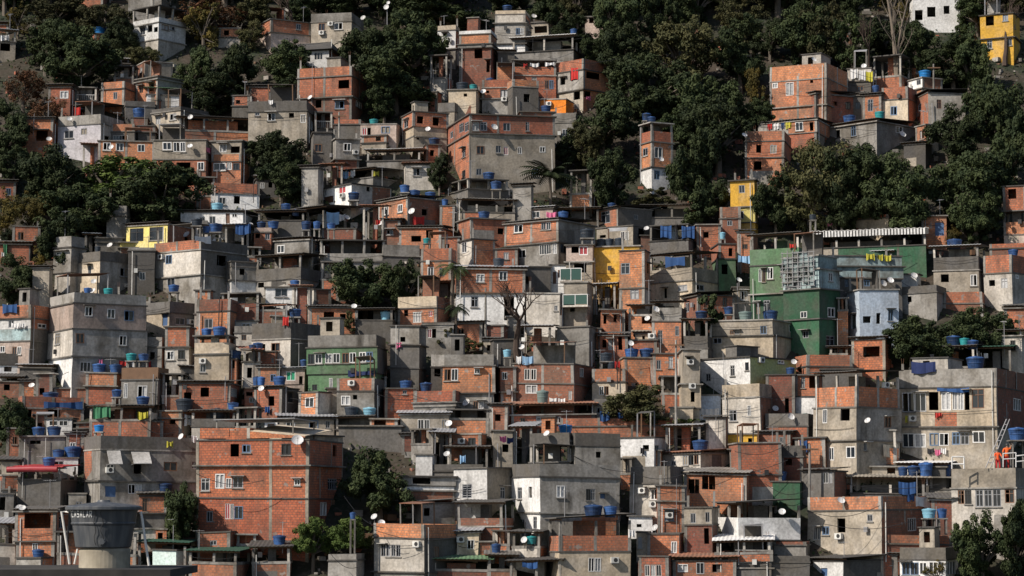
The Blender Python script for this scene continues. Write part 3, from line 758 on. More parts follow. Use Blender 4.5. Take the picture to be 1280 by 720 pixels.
BARK = plain('bark', (.12, .10, .08), .9); DBARK = plain('dark_bark', (.065, .045, .035), .9); PALE = plain('pale_bark', (.20, .165, .13), .9)
def leaf(mb, p, s, nrm):
    u = nrm.cross(Vector((rng.uniform(-1, 1), rng.uniform(-1, 1), rng.uniform(-1, 1)))).normalized(); v = nrm.cross(u)
    mb.face([p - u * s, p + v * s * .5, p + u * s, p - v * s * .5], [(0, 0)] * 4)
def rnd_unit():
    z = rng.uniform(-1, 1); a = rng.uniform(0, 6.2832); r = math.sqrt(1 - z * z); return Vector((r * math.cos(a), r * math.sin(a), z))
def crown_mesh(mat, ncl, nl, sq=1.0, ls=.021, open_=0.0):
    """unit crown: radius ~.5, z 0..1; leaf clumps spread through the volume"""
    mb = MB(); limbs = []; lobes = []
    for i in range(rng.randint(11, 15)):
        d = rnd_unit(); r = rng.uniform(.6, 1.05); lobes.append((Vector((d.x * .36 * r, d.y * .36 * r, .46 + d.z * .36 * r)), rng.uniform(.13, .25)))
    for i in range(ncl):
        lc, lr = lobes[i % len(lobes)]; d = rnd_unit(); d.z = d.z * .75 + .2
        c = lc + d * lr * rng.uniform(.5, 1.05); cr = rng.uniform(.05, .11)
        if rng.random() < .07: c = c + d * .07; cr *= .7
        limbs.append(c)
        for k in range(nl):
            e = rnd_unit(); rr = cr * rng.uniform(.55, 1.08) ; p = c + Vector((e.x, e.y, e.z * .8)) * rr
            leaf(mb, p, ls * rng.uniform(.6, 1.3), (e + rnd_unit() * .7 + Vector((0, 0, .4))).normalized())
    return mb.mesh('crown', mat), limbs
def trunk_mesh(limbs, mat):
    mb = MB(); mb.tube([(0, 0, -.35), (.01, 0, .1), (.0, .02, .35)], [.05, .04, .03], 7)
    for c in limbs[::4]: mb.tube([(0, 0.01, .22), (c.x * .5, c.y * .5, .22 + (c.z - .22) * .6), tuple(c)], [.018, .011, .004], 5)
    return mb.mesh('trunk', mat)
PROTO = {}
for kd, (n, ncl, nl) in {'D': (7, 150, 170), 'M': (4, 130, 120), 'L': (3, 130, 140), 'R': (2, 110, 55), 'Y': (2, 100, 80)}.items():
    PROTO[kd] = []
    for i in range(n):
        cm, lb = crown_mesh(LEAF[kd], ncl, nl); PROTO[kd].append((('crown', cm), ('trunk', trunk_mesh(lb, BARK))))
def bare_tree(mat, seed, spread, first):
    r = random.Random(seed); mb = MB()
    def br(p, d, L, rad, lvl):
        pts = [p]; q = p.copy(); dd = d.copy()
        for i in range(3):
            dd = (dd + Vector((r.uniform(-1, 1), r.uniform(-1, 1), r.uniform(-.3, .6))) * .16).normalized(); q = q + dd * L / 3; pts.append(q.copy())
        mb.tube(pts, [rad * 1.25, rad * 1.05, rad * .9, rad * .75], 5 if lvl else 7)
        if lvl >= 6 or L < .03: return
        for k in range(2 if lvl == 0 else r.choice([2, 3, 3])):
            e = Vector((r.uniform(-1, 1), r.uniform(-1, 1), r.uniform(-.1, .7))); br(pts[-1] if k < 2 else pts[2], (dd + e * spread).normalized(), L * r.uniform(.62, .85), rad * .6, lvl + 1)
    br(Vector((0, 0, -.03)), Vector((0, 0, 1)), first, .022, 0)
    return mb.mesh('trunk', mat)
def palm_meshes(k, leng, droop):
    t = MB(); t.tube([(0, 0, -.1), (.02, 0, .3), (.0, .0, .62)], [.03, .024, .02], 7); f = MB()
    for i in range(k):
        a = i * 2.4; el = rng.uniform(.1, 1.1); d = Vector((math.cos(a) * math.cos(el), math.sin(a) * math.cos(el), math.sin(el))); p = Vector((0, 0, .62)); prev = p
        for s in range(14):
            d = (d + Vector((0, 0, -droop))).normalized(); p = prev + d * leng / 14; side = d.cross(Vector((0, 0, 1))).normalized(); w = leng * .26 * math.sin((s + 1.5) / 15.5 * 3.1)
            for sg in (-1, 1):
                tip = p + side * sg * w + Vector((0, 0, -.45 * w)) + d * w * .35
                f.face([prev, p, tip], [(0, 0)] * 3)
            prev = p
    return f.mesh('fronds', LEAF['D']), t.mesh('trunk', BARK)
def banana_mesh():
    f = MB()
    for i in range(8):
        a = i * 2.4; d = Vector((math.cos(a) * .45, math.sin(a) * .45, 1)).normalized(); p = Vector((0, 0, 0)); pl = None
        for s in range(9):
            side = d.cross(Vector((0, 0, 1))).normalized(); w = .10 * math.sin(max(.05, (s - 1) / 7.6 * 3.05)) if s > 1 else .012
            c = (p - side * w, p + side * w)
            if pl: f.face([pl[0], pl[1], c[1], c[0]], [(0, 0)] * 4)
            pl = c; d = (d + Vector((math.cos(a) * .12, math.sin(a) * .12, -.10 - .02 * s))).normalized(); p = p + d * .12
    return f.mesh('leaves', LEAF['L'])
fr, ptk = palm_meshes(22, .55, .10); PROTO['P'] = [(('fronds', fr), ('trunk', ptk))]
fr2, ptk2 = palm_meshes(16, .26, .13); PROTO['p'] = [(('fronds', fr2), ('trunk', ptk2))]
PROTO['B'] = [(('trunk', bare_tree(DBARK, s, .8, .2)),) for s in (1, 5)]
PROTO['T'] = [(('trunk', bare_tree(PALE, s, .33, .42)),) for s in (3, 8)]
PROTO['N'] = [(('leaves', banana_mesh()),)]
for kd, src in (('S', 'M'), ('H', 'D')):
    PROTO[kd] = []
    for i in range(2):
        cm, lb = crown_mesh(LEAF[src], 30, 170, ls=.032); PROTO[kd].append((('crown', cm),))
TN = {'D': 'leafy_tree', 'M': 'olive_tree_crown', 'L': 'leafy_tree', 'R': 'reddish_tree', 'Y': 'leafy_tree', 'P': 'palm_tree', 'p': 'palm_tree', 'B': 'bare_tree', 'T': 'bare_tree', 'N': 'banana_plant', 'S': 'shrub', 'H': 'shrub'}
TN['M'] = 'leafy_tree'
def pale_trunks():
    Y = hillY(1120, 106) - 1; t = thing('bare_tree', 'tall leafless tree with pale double trunk above brick houses', 'tree', at(1120, 106, Y)); r = random.Random(3); m = MB()
    for pts, rad in (([(1121, 110), (1119, 80), (1117, 50), (1114, 25), (1109, -5), (1104, -30)], .22), ([(1121, 110), (1122, 82), (1123, 55), (1128, 28), (1135, 0), (1141, -30)], .17)):
        q = [at(x, y, Y + r.uniform(-.2, .2)) for x, y in pts]; m.tube(q, [rad * (1 - .11 * i) for i in range(len(q))], 8)
        for i in range(2, 6):
            for k in range(4):
                a = q[i - 1].lerp(q[i], r.random()); d = Vector((r.uniform(-1, 1), r.uniform(-.6, .6), r.uniform(.8, 1.8))).normalized(); L = r.uniform(1.5, 4); b = a + d * L * .5; c = b + (d + Vector((r.uniform(-.4, .4), 0, .3))).normalized() * L * .6
                m.tube([a, b, c], [.06, .04, .015], 5)
                for j in range(3): m.tube([b.lerp(c, j / 3), b.lerp(c, j / 3) + Vector((r.uniform(-1, 1), r.uniform(-.5, .5), r.uniform(.4, 1.2)))], [.022, .008], 4)
    m.build('trunk', PALE, t)
BARE.append((1100, 1140, 0, 104))
def tree(kd, x0, x1, y0, y1, label, group=None, dy=0):
    xm = (x0 + x1) / 2; Y = hillY(xm, y1) + dy; a = at(xm, y1, Y); top = at(xm, y0, Y).z; w = (x1 - x0) * Y / F; h = top - a.z
    nm = TN[kd]; cat = 'shrub' if nm == 'shrub' else 'plant' if nm == 'banana_plant' else 'palm tree' if nm == 'palm_tree' else 'tree'
    t = thing(nm, label, cat, (a.x, a.y, a.z), group)
    k = 1.0 if kd in 'BTN' else .97
    if kd in 'PpBTN': s = h / {'P': .95, 'p': .78, 'B': .6, 'T': .9, 'N': .75}[kd]; t.scale = (w / .9 if kd in 'PN' else (w / .5 if kd == 'B' else s), w / .9 if kd in 'PN' else s, s)
    else: t.scale = (w * k, max(w, min(h, 7)) * k, h * k * 1.06)
    t.rotation_euler.z = rng.uniform(-.6, .6) + rng.choice([0, math.pi])
    for n, me in rng.choice(PROTO[kd]):
        o = bpy.data.objects.new(n, me); COL.objects.link(o); o.parent = t
    return t
TREES = '''
D 20 95 20 90|broad dark tree above the brown trees at top left
D 52 150 30 118|large dark tree left of the white villa
M 20 112 -12 45|olive tree at the top edge near left corner
M 92 172 -10 55|olive tree at the top edge left of white villa
D 126 182 12 72|dark tree right behind the tiny tank hut
R 0 58 78 138|reddish brown tree at left edge
R 30 88 118 160|small reddish brown tree over dark opening brick house
D -20 42 125 205|dark tree at left edge under the reddish tree
M 155 205 50 86|olive shrubby tree under the white villa
R 208 325 -8 40|wide rusty leaved tree at top left of centre
D 215 270 48 118|dark tree right of the roofless brick storey
D 262 325 45 120|dark tree between roofless storey and hipped roof house
D 218 300 88 142|low dark tree above the long open gallery
M 285 352 -14 40|olive tree behind the pale brick house
D 318 392 48 112|dark tree in front of white veranda with hipped roof
D 335 392 92 132|small dark tree left of square hole brick house
D 302 396 150 222|round dark tree beside tan house with dark parapet
D 316 388 186 252|dark lower tree under the round dark tree
B 335 400 -14 48|leafless grey tree at top left of centre
D 425 505 8 100|dark tree below the two white dishes
D 470 558 12 108|big dark tree left of pale grey flat house
D 440 548 50 138|dark tree above narrow wedged brick house
D 500 622 -18 42|dark tree along top edge left of centre
D 398 480 -24 20|dark tree behind mixed parapet tan house
D 455 505 100 152|shaded dark tree beside narrow wedged brick house
D 505 545 108 142|small dark tree left of beige cube
N 426 452 30 72|tall banana plant with upright pale leaves at top
D 660 715 -20 40|dark tree behind the small brick cube
D 690 745 20 62|dark shrubby tree right of white roofed terrace
D 735 805 -15 70|dark tree right of the small brick cube
D 745 830 25 120|dark wood tree right of red cloth corner house
M 800 905 15 115|tall olive tree in the middle of central wood
D 760 870 62 160|dark tree in the heart of the central wood
D 842 935 70 178|dark tree on right side of central wood
D 705 802 100 200|dark tree right of orange wall house
M 706 764 145 215|olive tree beside grey house below orange wall
D 845 950 110 215|dark tree left of the brick cluster on right hill
D 836 914 165 282|tall dark tree above patio of blue tarps
D 885 965 22 112|dark tree behind the small lonely hut
M 895 965 -12 55|olive tree at top edge above lonely hut
Y 930 968 78 138|yellowing tree left of tall brick terrace house
D 800 852 -20 60|dark tree at top edge in central wood
D 735 800 178 262|dark tree behind the feathery palm
H 745 800 212 266|round dark shrub right of the feathery palm
S 785 850 230 264|olive shrub below white based brick floor
H 835 900 235 292|dark shrub bank above right blue tarp terrace
P 652 722 198 266|feathery palm above the pinkish roof room
D 958 1045 -6 85|dark tree above tall brick terrace house
M 985 1062 -8 92|tall olive tree left of the pale trunks
D 1035 1095 15 96|dark tree left beside the pale trunks
B 1066 1110 15 108|thin leafless brown tree left of pale trunks
D 1120 1182 25 98|dark tree below white house with black windows
D 1150 1232 40 115|dark tree between white and yellow top houses
D 1180 1245 30 120|dark tree left of yellow top corner house
B 1222 1290 -14 78|leafless dark tree before yellow top corner house
D 1200 1290 72 182|dark tree under yellow top corner house
D 1150 1235 125 215|dark tree right of pale grey brick ended house
D 1215 1305 108 245|large dark tree at right edge
D 1072 1175 185 298|dark tree above striped roof terrace
M 964 1062 166 292|big olive tree covering the golden yellow house
D 940 1000 218 292|dark tree directly right of golden yellow house
D 1002 1086 182 292|dark tree between big olive tree and stained grey house
D 1040 1142 175 284|dark tree under stained grey house on right hill
D 1145 1265 185 292|broad dark tree at right above blue door house
N 1192 1218 262 292|banana plant beside the blue door house
Y 1178 1205 282 308|yellow green bush right of blue door
D 1185 1255 230 305|dark tree left of right edge brick house
D 18 112 172 272|dark tree at left over hidden brick house
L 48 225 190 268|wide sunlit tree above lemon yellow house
D 140 262 200 288|dark tree under brick row house windows
D 45 150 225 300|dark tree behind tall grey parapet house
D -10 52 318 382|dark tree at left edge beside pink grey tower
D 50 112 270 345|shaded tree left of tall grey parapet house
D 410 502 305 388|round dark tree in the middle of left slope
D 484 532 318 388|smaller dark tree touching the round middle tree
S 424 448 384 416|small green bush beside low brick house
N 366 384 370 392|small banana plant right of white wide window house
D 536 562 190 238|dark slim tree beside large tan block
p 546 588 318 402|thin tufted palm left of corrugated eave house
p 560 582 372 435|thin tufted palm before grassy slope
S 545 575 405 435|grassy bush right of plain grey tower
S 570 608 418 442|grassy bush on slope under wooden window house
B 588 708 345 456|spreading leafless brown tree before old brick house
M 742 842 472 538|low dense mango tree before cream brick parapet house
S 798 858 510 545|light bush right of the mango tree
N 848 872 505 540|banana plant below the pipes house
D 1100 1208 376 464|round dark tree right of pale blue house
D 1186 1270 366 448|round dark tree behind white building
H 1255 1285 395 425|dark bush beside cream house end at right
D 200 248 582 682|slender dark tree left of big brick house
D -12 48 490 562|dark tree at left edge below tiled brick shed
D 426 522 545 652|tall dark tree right of big brick house
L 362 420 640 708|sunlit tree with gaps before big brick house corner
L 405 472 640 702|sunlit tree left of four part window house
D 1194 1262 630 735|dark tree before right cream house
D 1240 1300 622 735|dark tree at bottom right corner
Y 1150 1190 702 735|yellowish bush before glazed veranda
H 858 905 362 428|plants on the balcony full of plants
S 920 946 690 715|green plant on patched brick house
'''
for ln in TREES.strip().splitlines():
    k_, a_, b_, c_, d_ = ln.split('|')[0].split()
    if k_ in 'BTp': BARE.append((float(a_), float(b_), float(c_), float(d_)))
    if k_ not in 'BTNp': a_, b_, c_, d_ = map(float, (a_, b_, c_, d_)); TB.append((a_ + (b_ - a_) * .12, b_ - (b_ - a_) * .12, c_ + (d_ - c_) * .12, d_ - 1))
def put_trees():
    pale_trunks()
    for t in AUTOTREES: tree(*t)
    for ln in TREES.strip().splitlines():
        g, lab = ln.split('|'); k, x0, x1, y0, y1 = g.split(); tree(k, float(x0), float(x1), float(y0), float(y1), lab, None, -5 if 'spreading' in lab else 0)
    r = random.Random(4)                         # the wood along the top edge, behind the last houses
    for (a, b, nm) in ((-60, 330, 'left'), (330, 700, 'middle'), (700, 1000, 'central'), (1000, 1340, 'right')):
        x = a
        while x < b:
            w = r.uniform(62, 95); y = r.uniform(-28, -2)
            if any(H.xl - 12 < x + w * .4 < H.xr + 12 and H.ytop < 24 for H in HOUSES) : x += w * .5; continue
            tree(r.choice('DDDM'), x - 14, x + w, y - r.uniform(60, 90), y + r.uniform(16, 30), {'left': 'dark tree of the wood along the top left edge', 'middle': 'dark tree of the wood along the top middle edge', 'central': 'dark tree of the wood along the top edge, centre right', 'right': 'dark tree of the wood along the top right edge'}[nm], 'trees of the wood along the top ' + nm + ' edge')
            x += w * .6
def put_rubble():
    r = random.Random(17); mb = MB()
    for i in range(5200):
        x = r.uniform(-72, 72); y = r.uniform(190, 285); s = r.choice([.12, .15, .2, .3, .5]); z = ground_z(x, y); a = r.uniform(0, 3.14); d = (math.cos(a), math.sin(a)); n = (d[1], -d[0])
        mb.obox((x, y), d, n, -s, s * r.uniform(.3, 1), -s * .4, s * r.uniform(.2, .7), z - .1, z + s * r.uniform(.2, .9), r.randrange(4))
    o = mb.build('rubble', [M['b'], M['c'], M['W'], M['m']]); o['kind'] = 'stuff'; tag(o, 'broken bricks, planks and concrete rubble strewn between the houses', 'rubble')
def put_undergrowth():
    mb = MB(); r = random.Random(11)
    for i in range(80000):
        x = r.uniform(-75, 75); y = r.uniform(192, 330)
        k = noise.noise(Vector((x * .16, y * .16, 3)))
        if k < -.28: continue
        p = Vector((x, y, ground_z(x, y) + r.uniform(.03, .75) * (k + .45)))
        leaf(mb, p, r.uniform(.12, .28), (rnd_unit() + Vector((0, -.3, .8))).normalized())
    for i in range(520):                          # taller scrub where the houses end, left and right
        y = r.uniform(185, 330); e = .2134 * y + 1; s = r.choice([-1, 1]); x = s * (e + r.uniform(1, 45)); h = r.uniform(.8, 3.2); c = Vector((x, y, ground_z(x, y) + h * .4))
        for k in range(110):
            e3 = rnd_unit(); p = c + Vector((e3.x * h, e3.y * h, e3.z * h * .7)) * r.uniform(.6, 1)
            leaf(mb, p, r.uniform(.14, .3), (e3 + rnd_unit() * .6).normalized())
    o = mb.build('undergrowth', LEAF['D']); o['kind'] = 'stuff'; tag(o, 'dark low undergrowth covering the steep ground between houses', 'undergrowth')
read('''
@0,0
662 790 925 265|Ow25 Pw85 w110 W195|808,845,108,150b 848,875,105,150b 735,760,125,160o 768,788,135,160o|white villa with glazed top floor among top left trees
-40 - 75 290|RL145 Oe155 t205||beige house under flat canopy at far left treetops
-30 - 40 150|Rd110 b125||low shed roof behind trees at far left top
680 725 860 390|B305||roofless brown brick storey with tall bare posts
680 785 905 535|c380 b/c395 b500|697,717,430,465b 748,770,417,455o|brick and grey corner house below the roofless storey
505 620 678 535|Pb405 b440|568,588,458,495b|bare brick house with single narrow window at upper left
240 - 370 575|Rf420 b435|300,342,455,493c|brick house with bright white window and lean-to roof
372 - 495 520|Oc435 c500|440,470,502,518o|grey open gallery behind the lavender house
365 500 625 605|Rf512 Ob525||red doored shelter on top of the lavender house
287 500 615 740|Pc570 p/W615|322,368,650,690b 405,435,640,672b 520,545,680,705o|lavender house under grey parapet at left
110 - 292 740|Rf583 b592|180,238,652,705o 130,150,625,660b|brick house with wide dark opening beside brown tree
552 - 690 715|Pb620 d657|565,640,675,700g|low brick house with long white window
655 - 735 665|B585||brick stack carrying one big blue tank
690 - 775 715|B628 d660||dark brick back wall below the brick stack
755 900 1040 665|Pd530 t/d548|778,803,580,622b 850,882,567,600b|tan house with two dark windows above the long gallery
735 - 900 550|Rg440 w475||white slatted shed under green awning
895 - 1250 705|Rf585 Ob597 Pb655||long open gallery on concrete posts with brick rail
1160 - 1262 590|b475 d530|1180,1200,500,520o|brick house end beside shaded trees
1095 - 1200 212|b140 W185|1120,1145,150,175o|brick hut under red leaved tree at the top
470 - 560 262|b168||tiny brick hut topped by tank amid dark trees
575 - 645 360|Rw292 t318||small tan shed with white sheet roof in trees
T 575,610,408,437,D 660,720,540,585 310,335,595,630,T 475,535,134,165,C
D 358,600 250,700 950,590
C r 0,1,0,1
'''.replace('C r 0,1,0,1\n', '').strip())
read('''
@0,0
C 375,408,535,580,r 0,45,175,205,w
@320,0
0 75 270 205|b95 k160|10,35,130,170b 200,225,120,150b|pale brick house behind leafless tree
275 475 540 210|Pc62 t/c105|312,345,115,155a 392,432,108,150a|tan house with two white windows high on the left
150 365 430 340|Hf188 w/b250|205,230,270,300b 290,335,262,300g 380,405,258,282b|white and brick house under dark hipped roof
205 - 555 600|Pb332 b378 B482|413,468,400,443o 398,445,505,545a 500,530,503,543a 300,330,500,540o|wide brick house with square hole above shaded white windows
-30 - 168 505|Rf425 b435|63,88,457,500a 92,120,457,500a|brick penthouse with paired white window at left
-40 - 288 690|Pd502 t552|58,98,563,605a 222,258,573,615a 165,190,565,590o -5,18,550,578b|tan house with dark parapet beneath the brick penthouse
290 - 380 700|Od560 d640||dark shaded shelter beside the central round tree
640 - 752 505|Rf395 b404|714,735,432,475o 655,675,425,460o|narrow brick house wedged under large dark tree
738 790 955 745|b558 Pe634 t682|810,842,583,620o 888,920,590,630o 805,818,688,700o 752,772,600,640b|brick storey with two square holes on beige base
525 - 738 690|k618|628,672,632,667a 533,556,640,678r 560,576,640,678o|pinkish house with red shutter and white window
530 - 665 735|b675 t712|600,625,680,705o|low brick wall house below the red shutter
562 675 930 300|d230||
'''.replace("562 675 930 300|d230||\n", '').strip())  # dark shaded shelter by the round tree is added, standing in for a shadowed hole
read('''
@320,0
960 1070 1495 930|b568 b/t662|975,990,655,690b 1020,1043,615,660b 1046,1066,608,655b 1085,1120,608,652b 1124,1160,608,652b 1240,1275,615,655b 1350,1368,612,656b 1032,1048,740,785b 1032,1048,850,885b 1420,1450,735,765a 1103,1142,728,770a 1240,1262,735,775r 1310,1330,735,770a 1103,1130,842,875b 1200,1225,730,765b 1380,1410,845,880b|large tan block with brick left end and window band
965 - 1130 570|e445|1040,1057,467,483o|beige cube with single tiny window
1130 - 1335 565|Pb398 b437 c492|1220,1260,447,490a 1150,1165,452,465o|brick terrace house with white window beside beige cube
1015 - 1202 405|Pw150 b168 c218 B235|1090,1130,240,290o 1150,1180,300,360o|old dark house under fresh brick band near the top
908 - 1017 305|Pe125 w/c150 c245|935,955,165,180o|pale grey flat topped house in tree shade
1195 - 1372 268|Pe50 b68 c112 w216|1300,1322,138,172b 1324,1340,138,172c|grey storey with white base and brick band at top centre
820 - 930 535|b458|858,880,470,505o|small brick house with shaded window left of beige cube
910 - 1018 595|Pd512 t556|940,960,565,585o|tan house with blackened parapet
T 560,605,588,612,T 990,1055,420,448,D 1060,1100,420,445,T 870,925,680,712 1150,1188,393,420 1225,1275,20,48
D 545,90 853,650 1185,640,36 278,492 1138,462
K 330,165 375,120 1240,497
C 65,88,500,522,w
@640,0
5 - 345 290|Rw172 Oc187 Pc247||open terrace under long white flat roof at top
100 - 202 175|t108|115,185,130,165o|tan unfinished room with wide hole at top
367 455 466 172|k/b80|387,410,88,115o|small brick cube carrying blue tanks at the top
5 - 218 485|Ow300 Pb335 b378|165,185,402,445a 187,208,402,445a 100,125,385,430b|brick house with washing under the white roofed terrace
208 355 497 510|Pb292 c/b345 t/b445|250,275,390,425o 300,340,345,400o 370,440,335,395o 308,340,452,500o 360,395,442,490o|corner house with red cloth in dark opening
140 - 308 570|o494|175,200,512,535o|bright orange painted wall house
78 - 142 572|w490|88,110,520,550o|white narrow house left of orange wall
45 - 209 730|b560 c608 b625 t678||brick banded annex without windows
209 - 320 730|Pc565 c612|253,283,645,680a|grey rendered house below the orange wall
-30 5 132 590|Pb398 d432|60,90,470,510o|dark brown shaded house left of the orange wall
645 700 805 920|Od612 Pb655 b708 w835|712,752,735,790a 712,740,853,898b 655,680,740,780b|brick upper floor on white base in central trees
990 1055 1146 288|Rf205 b/t218|1005,1022,240,262o|small brick and grey hut alone among trees
T 285,320,142,172 398,440,48,78 450,492,50,78 148,200,530,565 618,665,570,605 690,735,580,610
D 290,690 108,80 1165,680
K 187,520
C 300,336,338,400,r 58,75,318,336,r 90,135,316,335,w 165,210,312,330,w 365,385,480,500,p
@960,0
10 290 398 600|Pb312 b388 b522|90,128,415,480c 22,50,410,445c 207,222,400,415o|tall brick house with terrace top on right hill
75 237 435 598|Rf453 b465|177,203,497,543a 325,347,508,530o 388,412,512,550a|brick corner house under flat dark eave on right hill
-40 240 320 712|Rf590 b600 b660|145,183,612,655a 215,250,612,672o|brick house with washing line and dark doorway
-115 - 80 892|Pb655 b705 b788|10,42,725,768b -60,-35,725,765o|brick house end at the wood edge above yellow house
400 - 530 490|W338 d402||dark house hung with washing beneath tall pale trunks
475 - 577 595|Rf462 b472|498,525,497,558b|narrow brick house with tall dark window on right hill
572 700 745 605|Pb432 e/b492|612,645,533,578a|cream house below brick terrace on right hill
708 - 875 390|Rf320 b330|738,755,345,368a|top brick room beside big bright blue tank
700 775 874 490|w/b385 b440|745,766,398,425b|brick house with small white panel and window
740 803 985 625|Rf448 b/W462|752,768,518,555b 793,802,515,562b 845,868,498,543b|pale grey house with brick left end near trees
738 790 850 740|b/c622|757,782,650,697a|brick house below pale grey house near trees
310 545 735 720|Rf590 c605|415,440,632,682b 637,672,622,665a 340,360,650,690o|stained grey house under shallow roof on right hill
725 - 960 145|w-15|735,775,50,100o 797,840,35,85o 880,910,30,70o|white house with black windows high among trees
1065 - 1262 278|Y62 Y185|1090,1130,75,125o 1173,1200,60,103b 1097,1123,198,245b 1200,1225,190,230b|yellow two storey house at top right corner
T 298,357,432,466 348,412,585,618 780,842,343,382,C 510,560,555,588,T 515,552,420,465
D 225,297 655,675,36 478,330
C 0,24,615,648,r 28,60,612,650,w 68,84,610,645,b 88,118,608,645,y 412,450,345,395,w 455,488,350,402,w 492,525,358,408,y
''')  # old dark house: its old brick level paints the shadow of the wood
